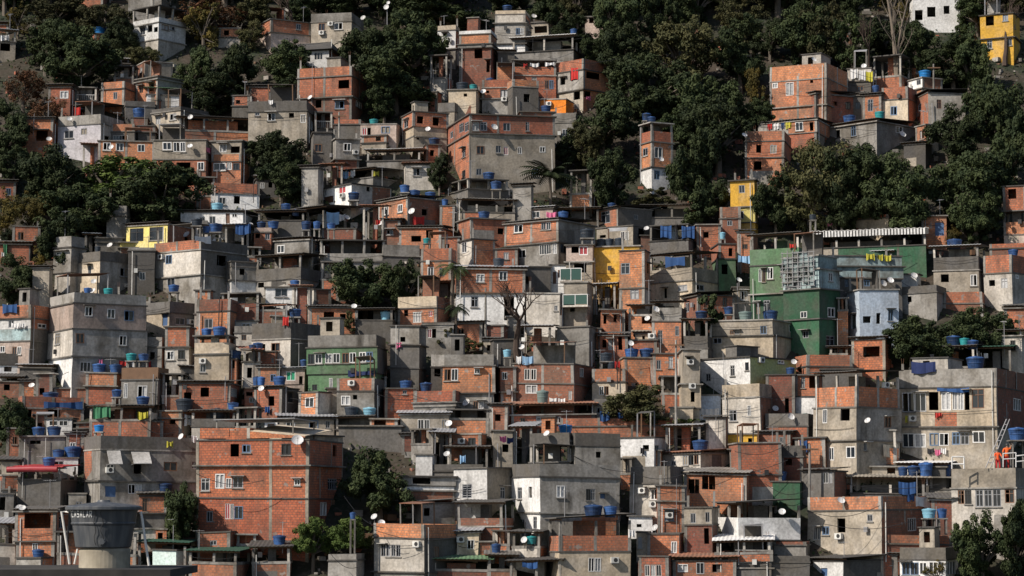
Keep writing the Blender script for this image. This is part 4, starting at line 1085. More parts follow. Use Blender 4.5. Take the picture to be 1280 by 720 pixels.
read('''
@0,180
490 - 772 95|b-15|515,555,-8,33a 580,620,-8,35a 690,727,0,38a|brick row house with three windows above lit tree
768 - 1065 182|t-22 b75|815,860,-10,30a 868,900,-10,38a 902,928,-10,38a 985,1020,88,130a 880,950,90,150o|tan over brick house with big white windows
1058 - 1248 178|t-18 Pb50 b85|1068,1130,92,134a 1135,1160,92,130c 1165,1200,95,132a 1100,1135,0,42c 1155,1225,12,50o|tan house with long white window row beside round tree
-40 - 76 265|Rf180 b192|30,55,222,255a|brick house with lean-to roof at left edge
60 - 200 525|b412|90,120,440,480b|brick house almost hidden behind large left tree
-30 - 150 580|Rd485 d500||dark low house with hung cloth at left edge
632 835 968 535|Rf386 y/B400|650,718,422,487b 747,815,415,480b|lemon yellow house with two wide windows
600 - 775 540|y490 c518||lower yellow wall under the lemon yellow house
275 350 415 710|Pc460 c515 W640|290,338,538,592b|tall grey house with parapet at left under trees
330 495 696 722|Pd535 e/c580|345,372,612,667o 440,455,605,648b 600,645,620,665b|square grey house with dark parapet and pale left wall
478 - 612 535|c468 c490||small concrete roof room behind the square grey house
640 - 772 730|Pc518 d532|700,730,640,680b|shaded grey house right of the square grey house
768 1000 1235 742|Pb/d476 W/d526 c652|830,862,555,600a 1085,1135,560,612o 838,875,668,712a|grey house with brick parapet and stained white wall
1055 - 1295 315|Pb198 w250|1095,1130,268,305a 1170,1200,262,300o|white house behind brick parapet right of lit tree
905 - 1295 405|Rf328 w338|1000,1028,368,390b 1048,1080,363,400b 1130,1150,340,398d 1160,1187,337,367a|long white house with tanks on roof right of tree
1035 - 1262 530|RL398 Od412||blue tarp shelter with two large tanks
960 - 1120 722|Rf620 k632|1050,1078,628,672r 985,1010,650,690o|patched brick and white house with red curtain
1118 1158 1292 735|d588 c612 w680|1200,1225,625,655o|grey house with white base right of red curtain
T 0,45,285,330 1045,1105,300,328,L 985,1040,388,410,D 1035,1073,415,445 1078,1145,412,442 452,482,520,545,D
D 560,20 955,15 915,455,36 1080,485,30 548,510,30 488,690,24 1262,405
C 1180,1255,400,452,b 965,1045,460,492,w 1018,1060,15,48,p 18,38,500,560,g 8,28,540,565,w
K 812,565
@320,180
320 477 672 305|w/W198|415,450,208,248r 330,355,215,255c 553,570,208,238o 340,388,258,292d|white house with red shutter and wooden gate
430 585 722 208|Rf115 Od130 Pc165||washing terrace with grey parapet over white house
375 400 514 112|c-30 b76|438,475,-5,35a|grey house end over brick base right of round tree
285 - 376 105|d-60|285,330,0,40a|dark blue shaded house right of round tree
555 - 852 125|Rw20 Od40 Pc80||cluttered open terrace with pale sheets
850 - 920 100|b2|870,890,30,60o|small brick tower room beside cluttered terrace
745 - 905 210|Rq92 W103|785,818,122,160b|cream house with reddish roof edge and one window
615 757 925 405|Rf258 b/B268|645,667,310,352a 713,737,303,342a|brick corner house with red washing
715 - 988 505|Rf404 b415|850,885,430,470o 925,945,422,455b 775,825,460,490o|brick house with dark doorway beneath red washing
165 340 545 432|Rf303 Ou328||dark low sheet roof shelter with blue tarp
-10 - 76 500|Pk420 b442|-5,20,445,470o 45,70,445,480b|small brick house under paired tanks at middle left
10 - 300 405|Rf328 Od345 d380||dark open roof frame left of blue tarp shelter
0 - 116 245|Rw158 d176|20,40,195,225c 60,80,190,220o|dark shack with white roof sheet at left
95 262 332 600|Rf463 c478|108,145,505,545a 295,322,500,540b|grey house with tank row standing above
320 - 640 618|Od480 PW548 c590||curved white balcony house behind centre tree
632 - 818 590|Pc505 d560||long grey concrete balcony right of centre tree
0 222 332 735|Rf548 Ob558 Pd618 W672|10,40,690,715o|open grey terrace with brick panel above white base
1000 - 1295 395|Rc272 Ot302 t340||tan house with open posts terrace above brick
965 1060 1262 290|Oc170 Pd222||dark concrete terrace stacked with blue tanks
918 - 992 400|b308||narrow brick wall house beside tan terrace
1010 1075 1262 478|b368|1210,1240,420,450o|brick storey below the tan posts terrace
1015 1078 1194 610|W/b475|1030,1055,487,545a|white fronted narrow house with brick side
930 - 1016 570|b465|945,965,500,530o|plain brick house left of white fronted narrow house
825 - 1002 700|Pb520 b582|860,892,615,665a 920,945,620,660b|brick house with single window behind thin palms
1000 - 1342 895|RL610 b626 w747|1100,1142,648,690a 1212,1255,628,682a 1075,1112,760,815b 1240,1290,760,880o|brick house with corrugated eave on white base
1195 - 1330 612|b520|1240,1265,540,575b|brick house above the corrugated eave
T 487,543,245,282 690,740,208,243 790,848,218,252 870,925,228,260 928,960,262,300 828,868,475,497,T 170,210,330,360 213,258,398,430 262,312,390,422 315,352,390,425 360,402,398,425 0,45,385,415 52,108,393,420 170,225,695,718 1125,1183,335,362 1152,1212,145,182 1172,1228,190,228 1188,1245,562,600,D 115,165,290,322
D 765,340,36 440,370 640,400,24
K 437,258 495,42
C 780,835,362,404,r 345,410,340,400,l 410,440,350,385,w 438,470,135,172,l 480,500,130,165,w 580,608,135,160,y 598,622,378,402,r
@640,180
-25 230 408 635|Rf368 b/c380 c490|22,65,397,443a 155,178,378,430b 180,203,378,430b 33,73,527,570a 137,195,503,555g 203,222,500,552c 240,272,497,550a|brick over grey house with many white windows
90 - 236 380|RL310 k320|105,142,337,370a|pinkish roof room with white window
234 - 432 390|Rf316 Od330||dark open roof shelter with bright tank
427 530 702 412|Rf308 b/d316|445,490,328,400b|brick fronted shed with tall dark window
425 605 742 512|t/d404|440,470,455,470o 545,565,437,480a 567,585,437,480c|tan and grey house below brick fronted shed
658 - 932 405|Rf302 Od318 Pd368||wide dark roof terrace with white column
400 640 648 715 1.5|Y508||windowless golden yellow block over scaffolding
537 - 690 865|b530 b720|543,588,595,652b 590,633,720,778b|patchy brick tower with two blue windows
645 - 690 540|B455||thin brick pillar wall beside blue tarps
268 - 402 765|k505 t588|293,330,510,545o 332,378,505,555r 308,372,590,640o|beige house with glass balconies beside yellow block
262 - 402 905|t690|290,315,790,840o 360,385,770,800o|weathered lower house under glass balconies
182 - 276 745|w604|230,262,630,668b 205,222,640,700d|small white house left of glass balconies
-10 10 192 765|d610|60,90,660,700o|dark brown house behind bare tree
690 900 1034 795|Rf535 Oe548 Pt615 e680|830,875,705,735b 915,960,705,735b 735,748,600,630o 760,775,720,770o|cream house with curved balcony under dark canopy
925 - 1042 545|b402|960,985,440,470o|dark red brick wall house beside blue tarps
690 - 927 545|Ou400 Pd478||roof terrace closed by two blue tarps
1095 - 1228 445|Y178 y312 Y392|1135,1165,205,245b 1100,1130,335,375b 1132,1160,335,375b|golden yellow house partly behind big tree
1035 - 1120 725|b498 g572|1050,1080,600,650o 1085,1105,520,560o|brick over green house left of green terrace house
T 262,315,333,372 335,405,440,472,D 505,555,465,505,D 415,465,470,508,D 460,500,468,506,D 450,490,297,312 1042,1072,436,475,L
D 655,425 735,80 1135,680
C 745,800,408,470,b 850,915,410,472,b 770,870,563,612,b 175,225,340,368,p 1130,1200,557,595,l
@960,180
-85 160 228 870|Rf440 Og466 Pg518 g598 G742|-42,-26,622,688a -24,-8,622,688a 0,30,615,675a 65,85,600,660b -60,-38,790,850b -20,12,780,842b|green two storey house with roof terrace
90 255 352 1030|a555 a622 G722 G870|105,120,700,750a 122,135,700,750a 155,175,690,740b 172,205,835,882a 293,330,820,868a 288,330,960,1020b 100,120,655,700b|tall dark green house behind weathered lattice top
230 - 792 615|Rs428 Od475 G512||dark green terrace under long striped corrugated roof
252 310 672 800|a556 a610 d668|305,360,690,740c 385,402,680,715b 480,510,680,712b 370,390,690,740o|pale weathered aqua block beside green houses
440 - 672 592|RL530 Od545||fruit canopy on the weathered aqua block
385 600 712 432|Px353 e370||fresh brick parapet terrace above striped roof
565 - 660 360|e320||small beige roof room above fresh brick parapet
290 - 400 435|Rf340 Od360||dark canopy left of fresh brick parapet
770 - 892 500|b360|835,880,392,458n|brick house with blue door at wood edge
830 - 1088 745|RL502 Oc514 Pd560 t626|1015,1055,650,706a 865,905,650,690o|tan house with dark walled terrace at right
1085 1225 1302 805|Pb553 W640|1110,1140,680,710o 1170,1203,670,720b 1240,1256,640,672a|pale grey house with brick parapet at right edge
1182 - 1312 505|b206 Od330 Pb388 k452|1203,1243,225,275o|brick house by trees at right edge
668 - 765 710|w648||white fence shed with dishes beside aqua block
T 885,960,485,525 1235,1285,518,545 205,240,355,380,D
D 570,700,36 605,685,36 735,662,36
C 110,140,498,522,r 300,340,378,412,p 490,530,548,580,y 545,570,552,582,y 580,615,555,585,y
''')
read('''
@0,360
240 360 720 485|Pc20 k72 W/c202 w/c340|282,308,225,283b 423,462,92,142a 533,573,105,155a 617,665,112,165a 380,422,228,278a 597,635,240,290a 400,455,368,420g|tall pink and grey house with stained parapet
-30 145 266 385|Pb85 w/b150 Pa/d202 k/d262|40,68,155,198b 185,228,180,225a 60,82,292,332b 84,105,292,332a 0,25,290,322a|brick topped house with blue tarp at left edge
-30 - 92 430|Pd328 w385|20,60,395,420o|low grey terrace with white base at left edge
100 - 302 445|RL380 d398||cluttered low roof left of pink grey tower
180 - 280 550|B425|200,225,500,535o|old broken brick house below pink grey tower
272 - 607 550|B500||long low old brick wall before pink grey tower
-20 - 108 525|Rf438 B465|20,50,480,510o|old brick shed with tiled edge at left edge
108 - 182 525|Rf455 b465||small brick room with dish at left
430 - 607 525|b422 b490||brick hut with two tanks below pink grey tower
605 - 842 585|Pm395 c455|690,740,485,545a 620,640,475,550c|house with brown balcony and red white washing
712 - 832 395|Pc246 c295|750,775,320,360o|small concrete house beside pink grey tower
825 945 972 405|b192 W295|835,875,315,360a 893,928,310,355a|brick box storey over pale shaded base
722 845 970 215|Pd66 e/c122|877,925,150,187b 812,838,118,190n|beige house with dark parapet and orange strip
972 1045 1062 205|b10 Pc75 c130|1020,1040,145,190b|narrow brick topped concrete house
1105 - 1292 220|Od25 PB80 W165|1120,1150,168,195a 1210,1255,178,208a|open dark terrace house over cream wall
972 - 1176 455|Ow238 Pe274 e330|1000,1030,380,420b|beige house with three tanks on white posts
1060 - 1197 465|b355|1155,1178,358,402o|brick room with two tanks below beige house
893 - 1197 612|Rf460 b475|920,957,522,595o 1003,1045,497,545o 1128,1185,497,543g|brick house with doorway and white grille window
1222 - 1302 610|b498|1245,1280,548,575b 1232,1265,520,540o|brick house right of white grille window
1215 - 1300 505|Rb305 Ot320 W370|1235,1260,400,450o|shaded tan shack with hanging roof tanks
110 - 417 670|Pb545 b602|240,300,608,645o 130,160,610,650o|brick terrace covered by long blue tarp
445 - 802 725|Rf585 Ob602 Pb660|600,640,690,720o|open brick shelter with yellow towel and green sheet
722 - 814 770|b666||plain brick cube below the yellow towel shelter
798 905 962 710|b612 b650|850,880,640,680o|brick house left of open dark terrace
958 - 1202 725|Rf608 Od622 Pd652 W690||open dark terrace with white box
232 - 387 735|w650|245,290,662,690a 295,340,662,690a|low white window house under blue tarp terrace
35 - 145 735|b680||round topped brick wall house at left edge
380 - 560 735|B672 d700|420,450,690,715o|low dark brick house with small bright tank
T 452,520,380,413 538,602,383,419 617,672,333,364,T 680,733,332,364 998,1050,202,236 1058,1105,207,236 1110,1175,198,236 1070,1130,315,354 1135,1198,312,352 1130,1185,572,602 1248,1282,285,305 1245,1285,440,482 222,300,533,572 672,738,555,585 1035,1115,617,655,D 850,940,585,606,D 160,225,685,722 430,480,693,718,C 235,305,690,722 550,600,512,545 530,578,5,38,T 430,470,5,28 870,925,-8,20
D 160,490 830,575,44 818,560 470,15
K 1015,365 945,170
C 17,92,80,126,b 65,100,175,200,w 102,132,175,200,w 218,412,568,602,b 692,742,618,656,y 747,780,620,658,c 470,555,590,650,g 592,635,362,392,r 655,682,362,392,w 715,757,363,402,r 915,965,632,690,w 490,510,355,385,p
@320,360
260 600 648 525|Pc/d234 g/d294 g426|265,301,328,378a 303,340,328,376a 355,392,328,375a 394,430,326,374a 440,475,324,374a 477,510,322,372a 525,560,320,372a 562,597,320,370a 280,305,480,510b 365,382,450,500c|green house with row of white windows
672 815 850 485|c186 d282 d400|722,747,245,270o|plain grey tower with one small hole
500 - 722 195|Rf100 Od110 Pd160||open dark roof terrace above grey tower
265 - 507 205|Rf88 b98|338,390,120,160o 420,450,130,165o|low brick house with wide hole behind green house
-20 172 332 385|Pd170 W/d250|80,122,273,315a 20,50,280,320o|white grey house with dark stained parapet
82 - 176 240|t140||small tan roof room with hung washing
50 - 227 90|w-5|98,160,0,45b|small white house with wide window
-10 - 178 175|Rd78 Od90 PB112||dark wooden balcony under small white house
258 290 374 102|W/B5|268,283,20,60b|narrow white and brick house left of centre tree
710 900 972 185|Pe/B40 b98|783,825,118,172g 863,880,115,142r 740,760,110,140o|brick corner house with cream terrace right of centre tree
828 - 987 315|Pd172 c182|858,878,205,250r 880,900,205,250o|grey house with wooden window above grassy slope
1140 - 1262 265|B185||rough brick wall house behind bare branches
940 - 1187 615|Pc332 b388 c525|947,982,403,463a 984,1018,403,463a 1100,1127,405,430a 1088,1112,565,605a 1114,1138,565,605a|brick storey with white windows over concrete base
645 - 797 645|x503|735,755,515,533b|plain brick box with tiny blue window
795 - 1042 625|Pb515 d572 c590||grey walled yard with brick parapet and posts
405 592 642 640|Pb/d450 c/d515|428,475,540,587a 488,510,535,558o 455,475,540,587a|grey house under brick parapet before green house
380 - 460 520|b400||square brick pillar hut carrying one tank
460 - 645 460|Rd403 Od415||shelter under blue tarp before green house
-10 - 120 410|b316|78,97,350,375b|small brick house with tiny white window
125 - 257 500|RL392 k402|150,197,415,462G 215,235,440,480o|pinkish house with green curtained window
-10 128 212 620|Rf483 b/d497|60,90,540,590o|brick house with dark sloping side roof
212 307 370 645|b518|245,290,545,597a|orange brick cube with one white window
118 - 390 745|RL640 t652|152,197,660,710a 267,313,660,708a 350,370,665,700b|tan house with two white windows behind brick tower
-10 - 120 730|w655|0,45,665,710a 60,95,680,705b|white wall house with big white window
400 - 578 725|Rf640 Od652 Pt706||dark open garage with two round tanks above
578 - 727 725|b655|590,650,660,715o|brick house with dark garage opening
722 - 964 740|RL622 t634|808,838,657,705a 840,867,657,705a 930,955,660,705b|tan house with white window beside dark garage
960 - 1162 725|Od608 Pb655||open dark terrace with slanted brick rail
1225 - 1300 600|B395 b520|1228,1260,420,460a|shaded brick house end with white window
T 388,455,355,396 440,512,615,638,D 533,598,605,638,L 613,663,120,160,L 722,785,485,506 810,870,485,525 215,250,357,388 60,125,440,476 -12,28,440,478 -10,40,285,310 1240,1282,312,345,L 200,260,122,145
D 40,505 1055,575,40 965,680,36 490,95
C 700,730,270,300,p 462,600,412,440,n 140,170,142,190,r 50,75,590,625,b
K 480,475
@640,360
0 - 402 575|B374 B475|62,92,408,465g 94,123,408,465g 282,315,512,558g 70,128,467,530c|old dark brick house with white grilles
-5 - 412 705|Rq578 b634|38,65,647,680a 120,162,640,690v 215,245,645,678a|brick house under old clay tile roof
240 - 822 735|Pb650 b690||long brick wall with grey posts below mango tree
362 - 446 320|b200 k310|388,415,200,243r|brick house with red curtain left of double brick house
447 - 562 240|b108|460,475,135,180o 510,525,135,170o|upper brick storey with concrete pillars under scaffolding
443 - 580 355|Rf225 b237|485,505,258,312g 535,555,237,310o 455,475,260,300o|brick house under thin white eave
565 - 707 460|b347||plain brick cube with two big tanks
405 - 567 570|Pb403 e468|440,462,490,535a 464,485,490,535a|cream house with brick parapet beside mango tree
620 - 692 290|Rt215 e228|655,668,240,260o|small cream room with dish between brick houses
700 845 870 325|Rf62 Od85 Pc/B98 b165|730,752,213,280b 815,835,190,240b|brick house with slanted concrete balcony
583 - 727 225|Rf80 Od100 b135|650,700,110,180o|brick shed beneath wide dark awning
708 - 852 475|b328|725,747,360,405b 785,807,340,398b|brick house with two tall windows under balcony
845 930 1112 160|Rf22 B/b35|960,975,45,98b 1050,1074,45,95b 1075,1098,45,95b|brick corner house with dark eave left of green
1108 - 1192 125|t-5|1145,1180,12,60b|tan house with pale door left of green
1000 1303 1430 345|t155 e235|1010,1052,228,282b 1090,1112,215,268b 1114,1137,215,268b 1240,1272,188,240b 1385,1415,178,220a|long beige house with four windows
940 1190 1422 530|w/l343|1093,1115,387,440b 1165,1207,372,412b 1330,1362,345,378a 985,992,395,500c|white house with lime green right part
930 - 1042 625|u535||pale blue wall over draped white sheet
858 - 1002 365|Rf150 Od165 Pd240 c300|870,900,320,350o|grey balcony house full of plants
855 - 937 685|t305 e480 e600|870,890,345,372o 900,920,520,570o 865,885,600,640o|narrow cluttered cream house with pipes
790 - 905 705|e595||plain cream wall below mango tree right side
1055 1243 1302 695|Pe480 W/B545|1090,1128,610,665b 1182,1200,588,640a|beige house with dark brick right side
T 130,190,503,572,G -5,25,318,375,D 282,350,668,707,C 435,500,343,367,D 570,640,305,343 645,715,305,343 1043,1095,98,132 960,1020,118,138 1115,1182,108,150,G 470,525,370,398,D
D 595,277,30 725,110,34 683,155,28 45,295
K 890,370 1238,360 900,490 700,240
C 25,50,340,378,w 55,110,340,382,l 190,230,548,575,w 235,270,550,575,w 925,1035,600,670,w 440,490,615,665,b 530,560,620,650,b 515,540,365,400,r 400,412,245,270,w
@960,360
397 460 655 260|u5|415,440,133,205o 475,515,142,175o 542,563,127,180o 600,625,110,165a|pale blue house with four openings
462 - 560 240 .6|b178||brick box balcony on the pale blue house
352 - 400 285|Ob50 b112||narrow open brick stair tower left of pale blue
418 - 620 402|Rf238 x255|475,557,292,343o|bright brick house with one wide black opening
308 - 422 340|Rf288 Od302 B330||slanting roof lean-to left of wide black opening
133 200 422 440|Pb333 b390|150,175,395,425o|curved brick terrace with one raised pillar
136 - 272 615|b433 w540|165,185,440,500b 205,262,440,500o|brick house with crossed boards over pale base
272 - 472 505|d403||long blackened wall right of crossed boards
-12 - 134 630|B433|85,105,550,620o|dark old brick house left of crossed boards
237 445 658 920|Rf412 Ot430 Pb492 t/c594 t762|283,305,610,680a 373,420,598,665o 305,330,800,865a 392,440,795,852a 480,497,775,815b|tan house with curved brick balcony
663 1150 1292 880|Pc/B400 e/B492 t690|672,733,525,622a 735,790,525,620a 803,850,520,612o 866,914,520,612c 922,948,512,608c 950,982,512,608c 985,1010,512,608o 1022,1085,505,600b 672,730,730,800a 732,790,730,800a 808,855,725,790a 857,905,725,790a 920,960,720,785b 962,1005,720,785b 1022,1085,715,775a 1225,1262,550,610a|large white building with window strips at right
708 - 1082 432|Rf283 Ob305 Pb395||brick room with blue tarp atop white building
1050 - 1215 450|Rn292 Od312||dark blue canopy shelter atop white building
1172 - 1302 375|Rf205 W237|1215,1240,262,315a|cream house end with window at right edge
878 - 1072 95|Pb20 B78||long orange brick parapet behind right round trees
652 - 892 100|Pd-15 c20|700,720,40,70o|grey house behind right round trees
1183 - 1302 175|Rf85 b100||brick house with dark eave at right edge
-12 - 262 725|Pd628 d690||dark walled yard with dishes
T 145,205,632,672,G 187,265,655,712 85,130,398,430 975,1065,348,404 882,955,255,292 985,1045,265,307 950,1000,245,277,T 22,98,115,142
D 40,605,32 122,645,36 480,665,32 110,372
C 720,840,368,425,n 838,870,620,645,r 850,1010,498,520,b 690,702,635,675,y
K 728,652 580,485
''')
read('''
@0,540
420 500 990 430|Pd20 c88 c245|535,575,160,200a 672,710,160,208o 820,888,150,195b 527,580,272,325n 642,712,260,308g 960,985,145,180b|stained grey house with two tilted awnings
978 1540 1708 525|x38 x165 x330|1152,1195,60,125o 1210,1255,62,105b 1003,1048,232,297b 1075,1122,210,285c 1128,1158,232,282c 1162,1216,225,280b 1128,1150,360,438r 1154,1170,362,438c 1173,1216,372,438a 1035,1067,398,452b 1640,1685,232,290b 1600,1630,350,420c|big three storey brick house with concrete frame
1290 1440 1712 200|e12||cream gable wall behind big brick house
100 - 322 155|c18|150,203,40,57o|grey windowless house with long slot
28 - 104 155|b-20|60,85,20,60a|brick house left of long slot wall
262 - 387 200|w127|270,320,145,168b|small white tank room with slit window
88 300 382 345|Rr170 Od208 Pd238||dark terrace under rolled red awning
8 - 97 345|b215 c285|20,55,270,285o|orange brick room below red awning
85 - 250 345|Pb260 W300||pink brick parapet terrace below red awning
-20 - 64 480|c308|0,28,325,390o|grey house with black window at left edge
-20 - 75 640|RL450 Ot480 W560|0,22,500,590a|tan shed with metal roof at left edge
82 268 332 630|Rd380 b395 b545|132,262,400,478o 163,189,555,612a 190,215,555,612a|brick house with big opening and white window
80 200 282 720|c/b630||low concrete and brick wall house bottom left
655 - 782 570|W482||bleached white wall behind grey tank
780 - 832 570|b485|790,815,505,560o|thin brick wall beside bleached white wall
700 - 832 490|Rd302 b318 d405|715,740,330,400b|brick house under dark awning behind grey tank
762 880 942 690|A590||pale aqua box house bottom left
945 - 1248 735|Rn590 Od605 Pb655||brick rail terrace under green net
690 - 990 640|Rn548 Od570||black sheltered yard left of big brick house
T 262,322,88,120 322,405,82,122 195,260,135,172 120,225,292,332 200,260,590,622 272,395,585,692,C 795,862,278,310 780,850,665,692 955,990,65,105
D 92,380,36 122,382,30 900,25,34 
C 832,862,45,75,y 955,990,15,50,w
K 545,190
@320,540
-20 - 167 735|Rf568 Od582 B652|40,55,600,650o 80,100,600,650c|brown brick shed with open side at bottom
990 1153 1277 360|w/t178|1033,1080,262,330v 1220,1245,275,335b|plain white cube house
988 - 1132 400|w345||white lower wall beneath plain white cube
1008 - 1290 505|Rf347 Od362 PB430 B470||mossy brick terrace with posts under white cube
593 840 1005 725|Pb460 W/d530 c702|627,650,565,625b 652,675,565,625b 678,700,565,625b 702,725,565,625b 792,823,545,573o 890,915,570,630b|white house with four part window under brick parapet
798 - 882 220|w112||white stepped wall right of dark round tree
872 - 1132 225|Pd162 d195||blackened low wall behind white cube
738 - 992 350|c222 w268 c292|790,880,228,262o 880,930,230,255o|stepped grey wall house left of white cube
772 830 992 425|Rd343 b/c355|840,870,380,420o|low grey brick house left of white cube
948 - 1152 82|b8|1060,1097,28,68a 965,985,30,55o|brick house with air conditioner above shade
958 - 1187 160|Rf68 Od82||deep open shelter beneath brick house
413 - 727 60|d-30||long dark grey wall behind dark round tree
360 500 542 735|Pc610 c640||concrete base house with two grey boxes
1003 - 1108 630|RL490 e502|1053,1088,538,585a|cream house with small window behind green roofs
1103 - 1182 625|b547||small brick room behind green roofs
888 - 1168 735|Rg632 OB655 B690||shelter under green sheet roofs at bottom
1160 - 1300 735|Rd610 Od628 B690||dark shelter with bright tank at bottom
T 80,145,535,580 195,262,650,692,G 1178,1225,570,614 1190,1230,690,718,D 460,490,405,435
D 395,365,40 585,425,34 620,455,34 960,112,30 215,45,60
K 1030,45 1025,537 810,560
C 1205,1240,18,48,p 1245,1280,25,55,n 1022,1050,115,155,l
@640,540
300 318 538 222 7.0|Pd5 c68|420,445,100,130o|tall grey storey on top of large grey building
92 - 316 222 6.6|Pd5 Od66 Pd150||open grey terrace with posts on large grey building
-2 138 538 505|Pd/c160 w/c225 w/c405|27,50,282,340b 40,62,437,490b 105,122,425,485b 220,262,270,330a 367,390,283,340a 392,415,283,340b 440,465,305,330n|large grey building with white left side
178 235 592 735|Rd428 Ob440 Pb520 e600|380,410,630,698a 412,443,630,698a 190,200,460,500o|beige house with brick terrace and one window
538 - 760 165|w25|655,685,65,95o 700,730,65,90b|white wall house behind grey parapet house
628 - 740 190|b90|650,680,110,150o|low brick wall below white wall house
755 940 1087 195|Rq93 W/t105|795,820,140,165b 852,878,115,165b 880,906,115,165b 908,932,112,162b|beige flat house with three part window
590 790 852 420|Pd172 W255|645,662,280,305o 693,730,285,340a|cream house under blackened parapet
588 - 702 495|w420|625,650,462,478o|low white box wall below cream house
728 - 860 510|b268 b345|765,810,390,445a|narrow two storey brick house with grey window
676 - 857 630|b508|795,828,547,605a|brick house with white grille window near bottom
623 - 682 620|e500|628,650,525,580b|small cream house with greenish window
858 - 1172 377|Rc198 b212|880,912,240,312o 914,936,240,312o 950,982,220,290o 984,1016,220,290o|brick house with two big dark openings
1133 - 1347 335|b52 b215||blank brick house with grey pillar
1068 - 1224 100|Y8|1180,1200,30,70o|small golden wall behind blank brick house
862 - 1032 620|t375 B462|893,920,405,460b 970,1000,400,450b 960,985,480,560o|stained tan house with blue window
1025 1135 1440 560|Rf350 Od365 Pw428 Od540||open house with bright white balcony wall
1023 - 1295 735|Rw538 Od553 b605 d650|1060,1090,615,650o|dark lower floor with white edge under balcony
636 - 802 735|b622|668,694,665,722g 698,724,665,722g 726,752,665,722g|brick house with wide white grille at bottom
806 - 1122 735|Rq620 b642|920,960,650,710a 830,880,660,700c 1000,1050,660,700o|brick house under mossy tile edge at bottom
1128 - 1300 735|b592 d680|1150,1180,620,670o|patched brick house with plants at bottom
0 - 177 640|Rf492 Od507 b575||brick shed with teal tank at bottom
-10 - 290 735|Rf638 Oc652||shelter with grey panels and blue sheet at bottom
430 - 545 430|b380|530,540,390,420o|brick sliver house behind two big blue tanks
T 375,468,368,424 470,538,373,424 945,1025,50,82 112,165,525,560,T 35,85,505,540,D
D 70,540,34 715,480,36 180,10,30
K 510,640 708,360 785,415 652,292
C 55,130,648,680,b 645,665,75,110,k 580,610,485,525,w
@960,540
200 568 802 620|Pb322 t/B390|228,246,470,535g 248,265,470,535g 270,305,468,512b 345,385,430,500o 495,522,412,447b 697,740,430,497g|tan house with brick rail and brick right side
472 570 922 605|Pb515 b560||brick terrace wall below tan house
225 375 572 735|Rf628 w/d645|262,295,680,720n|white shed with blue door at bottom right
-5 - 180 335|G248||green fence hut with blue tank
175 330 392 345|Rf183 d195|275,302,195,258b 304,328,195,258b|blackened house with dark window beside green fence
410 - 802 320|Rt222 Od262 d305||low cluttered shelter with blue tarp under tank row
518 - 657 175|Od-12 Pb82 t165||brick balcony with grey cloth at right
138 - 287 160|b28||rough brick wall with blue cloth at right
525 - 700 240|t172|600,640,180,215o|low tan wall left of tank row
655 - 925 250|Rw150 d172|690,715,180,225a|dark room under white strip behind tank row
920 1245 1302 545|Pt180 W278|948,980,290,358b 982,1015,290,358b 1035,1075,285,372b 1078,1120,283,372b 1122,1165,282,372b 1185,1245,280,355b|cream house with three dark windows below two people
662 - 950 735|Pd575 w637|672,712,650,715a 714,755,650,715a 757,797,648,715a 805,850,642,715a 852,892,640,715a 894,935,640,715a|white glazed veranda under dark parapet at bottom
-40 - 207 735|Pd620 d652||dark low roof house at bottom right
T 25,85,188,236 652,700,180,222 700,758,175,222 758,828,160,222 832,908,168,226 785,855,392,430,L 858,908,387,430 1190,1282,8,40
D 60,400,36 380,345,40 668,555,36 680,140,34
K 360,520
C 565,640,60,128,c 160,200,40,105,b 652,745,248,310,b 690,720,308,345,b 725,795,320,375,w 838,868,85,115,p 868,895,78,108,w 800,832,80,108,k
''')
filler(); put_trees(); put_rubble(); put_undergrowth()
put_tanks(); put_dishes(); put_cloths(); put_acs()
